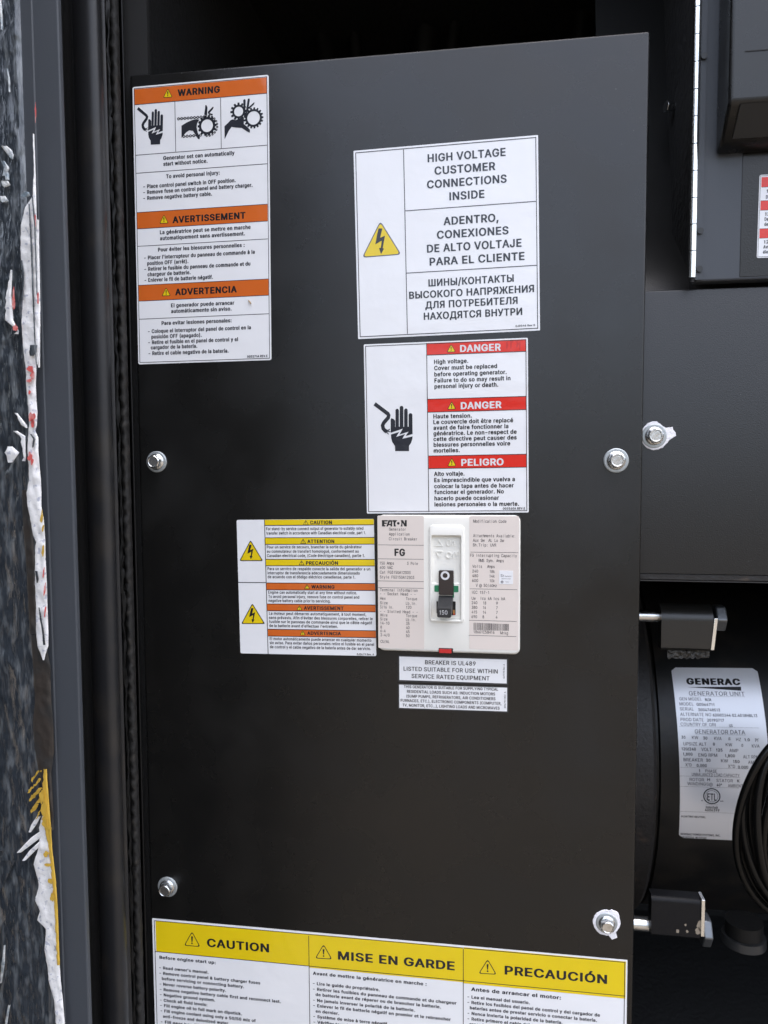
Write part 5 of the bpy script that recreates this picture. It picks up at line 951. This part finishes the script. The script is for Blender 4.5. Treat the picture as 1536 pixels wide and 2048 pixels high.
# ================================================================== the breaker
HB = .0042
BP = Plane(-HB)
s = Sheet('circuit_breaker', 'off white circuit breaker with a black toggle set in the panel', 'circuit breaker', BP, (740,1020,4.8), [(72,48),(1445,53),(1442,1395),(78,1352)])
s.h0 = 0
u = lambda x, y: s.uv(x, y)
def loop(x0, y0, x1, y1, r, h):
    a = s.uv(x0, (y0+y1)/2)[0]; c = s.uv(x1, (y0+y1)/2)[0]; b = s.uv((x0+x1)/2, y0)[1]; d = s.uv((x0+x1)/2, y1)[1]
    return s.rr(a, b, c, d, r, h)
def full(i, r, h): return s.rr(s.u0+i, s.v0+i, s.u1-i, s.v1-i, r, h)
# dark rim of the cut-out, then the moulded body
MB().loops([full(-.0010,.0050,-HB+.0001), full(-.0010,.0050,-HB+.0006), full(-.0005,.0046,-HB+.0007), full(.001,.004,-HB+.0007)], False, False).build('cutout_rim', 'paint2', s.root, smooth=30)
body = [full(0,.0045,-HB+.0003), full(0,.0045,-.0028)]
for k in range(1, 6): a = math.radians(90*k/5); body.append(full(.0022*(1-cos(a)), .0045-.001*k/5, -.0028+.0028*sin(a)))
body += [loop(568,145,905,1078,.0030,0), loop(571,148,902,1075,.0029,.0009), loop(577,156,896,1068,.0027,.0012), loop(587,238,877,1058,.0012,.0012), loop(592,248,872,1052,.0010,.0006), loop(592,248,872,1052,.0010,-.0020)]
MB().loops(body, False, True).build('moulded_body', 'plastic', s.root, smooth=35)
def slab(x0, y0, x1, y1, h0, h1, m, name, r=.0003, bev=0, parent=None):
    return MB().loops([loop(x0,y0,x1,y1,r,h0), loop(x0,y0,x1,y1,r,h1)]).build(name, m, s.root, bevel=bev)
s.h0 = 0
slab(76,54,519,1330,.00001,.00012,'pink','rating_label', .0010); slab(953,58,1428,1342,.00001,.00012,'pink','data_label', .0010)
s.h0 = .00012
hl = [(78,334,515),(78,468,515),(78,680,515),(78,744,515),(965,404,1424),(958,756,1414),(950,1058,1408),(948,1202,1404)]
s.lines(hl=hl, wd=4, m='inkm', h=.00006)
mono = [('Generator',183,198,343),('Application',182,244,380),('Circuit Breaker',182,290,452),('150 Amps',95,523,230),('3 Pole',355,526,460),('600 VAC',95,565,220),('Cat FG3150A12S03',95,610,390),('Style FG3150A12S03',95,656,425),
 ('Terminal Information',97,779,457),('- - Socket Head - -',97,816,437),('Hex',97,861,150),('Torque',345,864,453),('Size',97,904,170),('Lb.In.',345,909,445),('3/16 In.',97,944,222),('120',347,947,398),('- - Slotted Head - -',98,985,457),
 ('Wire',98,1021,168),('Torque',346,1027,453),('Size',98,1059,168),('Lb.In.',346,1065,440),('14-10',100,1098,187),('35',346,1103,380),('8',100,1137,115),('40',346,1143,380),('6-4',100,1173,150),('45',346,1181,380),('3-4/0',100,1212,188),('50',346,1220,380),('CU/AL',101,1274,187),
 ('Modification Code',990,121,1310),('Attachments Available:',990,260,1393),('Aux Sw  AL Lo Sw',988,304,1288),('Sh.Trip: UVR',987,349,1212),('FG Interrupting Capacity',962,448,1410),('RMS Sym. Amps',1043,498,1285),
 ('Volts',983,554,1075),('Amps',1125,556,1197),('240',982,600,1038),('18k',1150,604,1198),('480',981,644,1038),('14k',1148,648,1197),('600',980,690,1038),('10k',1150,693,1197),('V @ 50/60Hz',1015,736,1218),('IEC 157-1',980,803,1142),
 ('Ue',976,861,1015),('Icu kA',1063,861,1168),('Ics kA',1190,864,1298),('240',976,903,1030),('18',1087,906,1115),('9',1210,909,1228),('380',975,948,1030),('14',1085,950,1113),('7',1210,953,1226),('415',975,992,1028),('14',1085,995,1113),('7',1210,998,1225),
 ('690',974,1037,1028),('8',1080,1039,1095),('4',1207,1042,1223),('18661C58H16',995,1183,1195),('Mrkg',1250,1193,1325)]
s.text(mono, 29, 'inkm', 6, 12, mono=250, h=.00006)
s.text([('FG',235,438,337)], 70, 'inkb', 26, 24, name='type_letters', h=.00006)
# maker's block letters
s.shape([[(115,97),(172,97),(168,110),(140,110),(140,121),(163,121),(159,133),(138,133),(136,145),(150,145),(146,158),(115,158)],
 [(178,97),(212,97),(213,110),(213,158),(198,158),(197,146),(178,146),(173,158),(156,158)],
 [(216,97),(262,97),(250,112),(243,127),(243,135),(250,158),(228,158),(226,112),(216,112)],
 [(295,97),(318,97),(334,130),(334,97),(353,97),(353,158),(333,158),(312,122),(312,158),(294,158),(300,140),(302,127),(300,112)]], 'inkb', 'maker_letters', .00006)
mb = MB(); s.ring(mb, 272, 128, .1, 13, .00006, 16); mb.build('maker_dot', 'inkb', s.root)
s.shape([[(192,112),(199,112),(198,134),(184,134)]], 'pink', 'maker_letters', .0001)
# bar code
mb = MB(); rnd = random.Random(3); x = 993
while x < 1332:
    w = rnd.choice((2.4,2.4,4.2,6)); u0, v0 = u(x, 1081+(x-993)*.04); u1 = u(x+w, 1085)[0]; v1 = u(x, 1153+(x-993)*.02)[1]
    s.rect(mb, u0, v0, u1, v1, s.h0+.00006); x += w+rnd.choice((2.4,3.4,5))
mb.build('bar_code', 'inkm', s.root)
# small silvery approval sticker
slab(1240,582,1373,711,.00013,.0003,'white','approval_sticker')
s.h0 = .0003
s.text([('Sr',1254,640,1288,24),('listed',1295,640,1355,12),('approved type',1262,662,1350,9),('mark',1300,694,1335,10)], 12, 'grey', 0, 8, h=.0001)
mb = MB(); s.ring(mb, 1268, 690, 6, 13, .0001, 14); mb.build('approval_mark', 'grey', s.root)
# inside the recess: raised words, dropped lower floor, slots and the toggle
F = -.0020
s.h0 = F
def raised(polys, name):
    mb = MB()
    for P in polys: mb.loops([s.pts(P, .00001), s.pts(P, .0007)], False, True)
    mb.build(name, 'plastic', s.root)
def hollow(T, k):
    c = (sum(p[0] for p in T)/3, sum(p[1] for p in T)/3); return [(c[0]+(p[0]-c[0])*k, c[1]+(p[1]-c[1])*k) for p in T]
for T in ([(658,285),(622,349),(698,349)], [(624,396),(698,396),(662,464)]):
    I = hollow(T, .68); raised([[T[i], T[(i+1)%3], I[(i+1)%3], I[i]] for i in range(3)], 'raised_arrow')
mb = MB()
for t, x0, y0, x1 in (('On',730,346,812),('Off',725,466,848)):
    Q, a, b = text_quads(t, 4, 20); u0, v = s.uv(x0, y0); u1 = s.uv(x1, y0)[0]; sx = (u1-u0)/(b-a); sy = 62*s.px/CAPH
    for q0 in Q:
        P = [(u0+(q0[i]-a)*sx, v-q0[j]*sy) for i, j in ((0,2),(1,2),(4,5),(3,5))]
        mb.loops([[s.w(*p, F+.00001) for p in P], [s.w(*p, F+.0007) for p in P]])
mb.build('raised_words', 'plastic', s.root)
s.h0 = 0
slab(648,628,820,700,F+.00001,F+.0004,'plastic','cover_tab'); 
mb = MB()                                            # ramp below the upper floor
prof = [(700,F+.00002),(708,F+.0016),(790,F+.0017),(830,F+.0008),(1048,F+.0004)]
for x0, x1 in ((593,640),(820,871)):
    mb.loops([[s.w(*s.uv(x, y), h) for x in (x0, x1)] for y, h in prof], False, False, closed=False)
mb.loops([[s.w(*s.uv(x, y), h) for x in (640, 820)] for y, h in prof], False, False, closed=False)
mb.build('lower_guide', 'plastic', s.root, smooth=30)
slab(618,723,662,786,F+.0015,F+.0019,'green','green_flag',.0006); slab(797,728,849,789,F+.0015,F+.0019,'green','green_flag',.0006); slab(795,700,806,842,F+.001,F+.0020,'green','green_flag',.0002)
slab(638,878,668,992,F+.0003,F+.0012,'dark','slot',.0004); slab(768,880,821,1010,F+.0003,F+.0012,'dark','slot',.0005)
slab(796,960,814,1003,F+.0013,F+.0016,'copper','copper_contact',.0003); slab(800,996,815,1006,F+.0016,F+.0018,'redp','red_mark',.0002)
tg = slab(661,580,803,815,F+.0005,F+.0030,'handle2','toggle_plate',.0010,.0004)
s.h0 = F+.0030
mb = MB(); s.ring(mb, 722, 627, 24, 43, .0001, 32); mb.build('white_ring', 'bwhite', s.root)
s.h0 = 0
# the toggle itself leans out and down towards the viewer
def sec(x0, y0, x1, y1, Y, r):
    P = Plane(Y); o = s.surf; s.surf = P; L = []
    a, b = P.hit(s.ox+x0/s.k, s.oy+y0/s.k), P.hit(s.ox+x1/s.k, s.oy+y1/s.k)
    for cx, cy, a0 in ((a[0]+r, a[1]+r, 180), (b[0]-r, a[1]+r, 270), (b[0]-r, b[1]-r, 0), (a[0]+r, b[1]-r, 90)):
        for i in range(6):
            t = math.radians(a0+90*i/5); L.append(Vector((cx+r*cos(t), Y, -(cy+r*sin(t)))))
    s.surf = o; return L
MB().loops([sec(661,806,800,960,-.0010,.0006), sec(655,855,792,990,-.0080,.0008), sec(646,925,782,1028,-.0160,.0012), sec(644,938,780,1036,-.0176,.0014), sec(649,944,776,1032,-.0182,.0012)]).build('toggle_lever', 'handle', s.root, smooth=40)
f = Sheet('x', '', '', Plane(-.0183), (740,1020,4.8), [(649,944),(776,944),(776,1032),(649,1032)], parent=s.root)
f.text([('150',667,1004,743)], 41, 'bwhite', 0, 20, name='ampere_number')
slab(660,1326,797,1374,-.0006,.00015,'dark','button_slot',.0003); slab(664,1334,783,1372,-.0002,.0009,'redp','red_button',.0004,.0002)

# ================================================================== sticker on the instrument door and foil label on the generator
s = Sheet('door_sticker', 'white sticker with three red bands cut off by the right edge', 'warning sticker', Plane(.0095), (1490,330,10.24), [(305,212),(1300,150),(1250,1880),(230,1898)])
s.backing(r=.0012)
s.band(338,252,1290,458,'red'); s.band(318,735,1280,932,'red'); s.band(298,1308,1270,1503,'red')
s.lines(frame=22, wd=8, hl=[(338,458,1290),(318,735,1280),(312,932,1280),(298,1308,1270),(290,1503,1270)])
s.text([('12 volts',437,570,800),('DC',425,690,520),('12 volts',405,1040,770),('De',397,1145,480),('de',390,1248,470),('12 volts',382,1610,750),('Avis',372,1712,520),('élec',365,1815,510)], 72, 'navy', 20, 16)

s = Sheet('generator_data_plate', 'silver foil data label with rounded corners on the generator housing', 'data plate', bar, (1330,1320,7.457), [(108,100),(1350,135),(1560,2700),(180,2660)], )
hh = .00015; mb = MB(); n = 48; r = .004; rows = []
for i in range(n+1):
    v = s.v0+(s.v1-s.v0)*i/n; d = max(0, r-(v-s.v0), r-(s.v1-v)); k_ = r-math.sqrt(max(0, r*r-d*d))
    rows.append([s.w(s.u0+k_+(s.u1-s.u0-2*k_)*j/6, v, hh) for j in range(7)])
mb.loops(rows, False, False, closed=False).build('foil', 'plate', s.root, smooth='all'); s.h0 = hh
o2 = 1342                                          # survey offset of the lower half
s.text([('GENERAC',322,362,1125)], 96, 'ink', 34, 24, name='maker_name')
s.shape([[(330,406),(1133,398),(1137,460)]], 'ink', 'maker_wedge')
s.text([('GENERATOR UNIT',358,528,1190,62),('GENERATOR DATA',445,1095,1195,58)], 60, 'grey', 6, 14)
gr = [('GEN MODEL',215,602,548),('MODEL',217,678,428),('SERIAL',222,752,430),('ALTERNATE NO',228,832,690),('PROD DATE',232,910,578),('COUNTRY OF ORI',233,980,755),('KW',402,1178,497),('KVA',735,1192,845),('HZ',1060,1208,1135),('PF',1345,1220,1405),
 ('UPSIZE ALT',275,1272,618),('KW',905,1285,1003),('KVA',1295,1305,1410),('VOLT',540,1355,697),('AMP',960,1372,1095),('ENG RPM',498,1438,778),('ALT RPM',1165,1465,1400),('BREAKER',275,1508,565),('KW',835,183+o2,940),('AMP',1240,205+o2,1360),
 ("X'D",303,243+o2,397),('X"D',940,265+o2,1045),('PHASE',600,335+o2,775),('UNBALANCED LOAD CAPACITY',398,385+o2,1110),('ROTOR',365,460+o2,582),('STATOR',765,475+o2,1012),('WINDINGS@',333,522+o2,710),('AMBIENT',938,552+o2,1160)]
s.text(gr, 46, 'grey', 8, 12)
bd = [('N/A',598,612,692),('G0066711',470,683,735),('3004748513',495,763,822),('6D003244 02.4D18HBL13',712,842,1375),('20190717',628,918,880),('US',958,1000,1008),('30',245,1172,305),('30',568,1185,632),('60',945,1195,975),('1.0',1185,1210,1265),('0',715,1275,745),('0',1140,1295,1165),
 ('120/240',247,1345,460),('125',762,1362,858),('1,800',268,80+o2,410),('1,800',895,105+o2,1043),('30',612,173+o2,678),('150',1015,192+o2,1112),('0.000',472,250+o2,622),('0.000',1087,275+o2,1240),('1',503,328+o2,522),('H',630,460+o2,670),('K',1075,480+o2,1110),('40°',768,540+o2,848),
 ('4006399',592,910+o2,810,42),('Intertek',608,868+o2,790,40),('FLOATING NEUTRAL',243,1000+o2,605,30),('GENERAC POWER SYSTEMS, INC.',230,1262+o2,825,34),('WAUKESHA, WI 53188',230,1310+o2,615,34),('c',540,760+o2,568,24),('us',822,768+o2,870,24)]
s.text(bd, 42, 'navy', 16, 12)
s.lines(hl=[(212,992,1400),(225,257+o2,1220),(222,385+o2,1120),(222,540+o2,1110),(222,912+o2,1050),(358,538,1190),(440,1105,1200),(605,810+o2,790)], wd=3, m='grey')
mb = MB(); s.ring(mb, 697, 688+o2, 104, 120, n=36); s.ring(mb, 697, 688+o2, 82, 88, n=36); mb.build('approval_ring', 'navy', s.root)
s.text([('ETL',628,748+o2,768)], 105, 'navy', 14, 18, name='approval_letters')
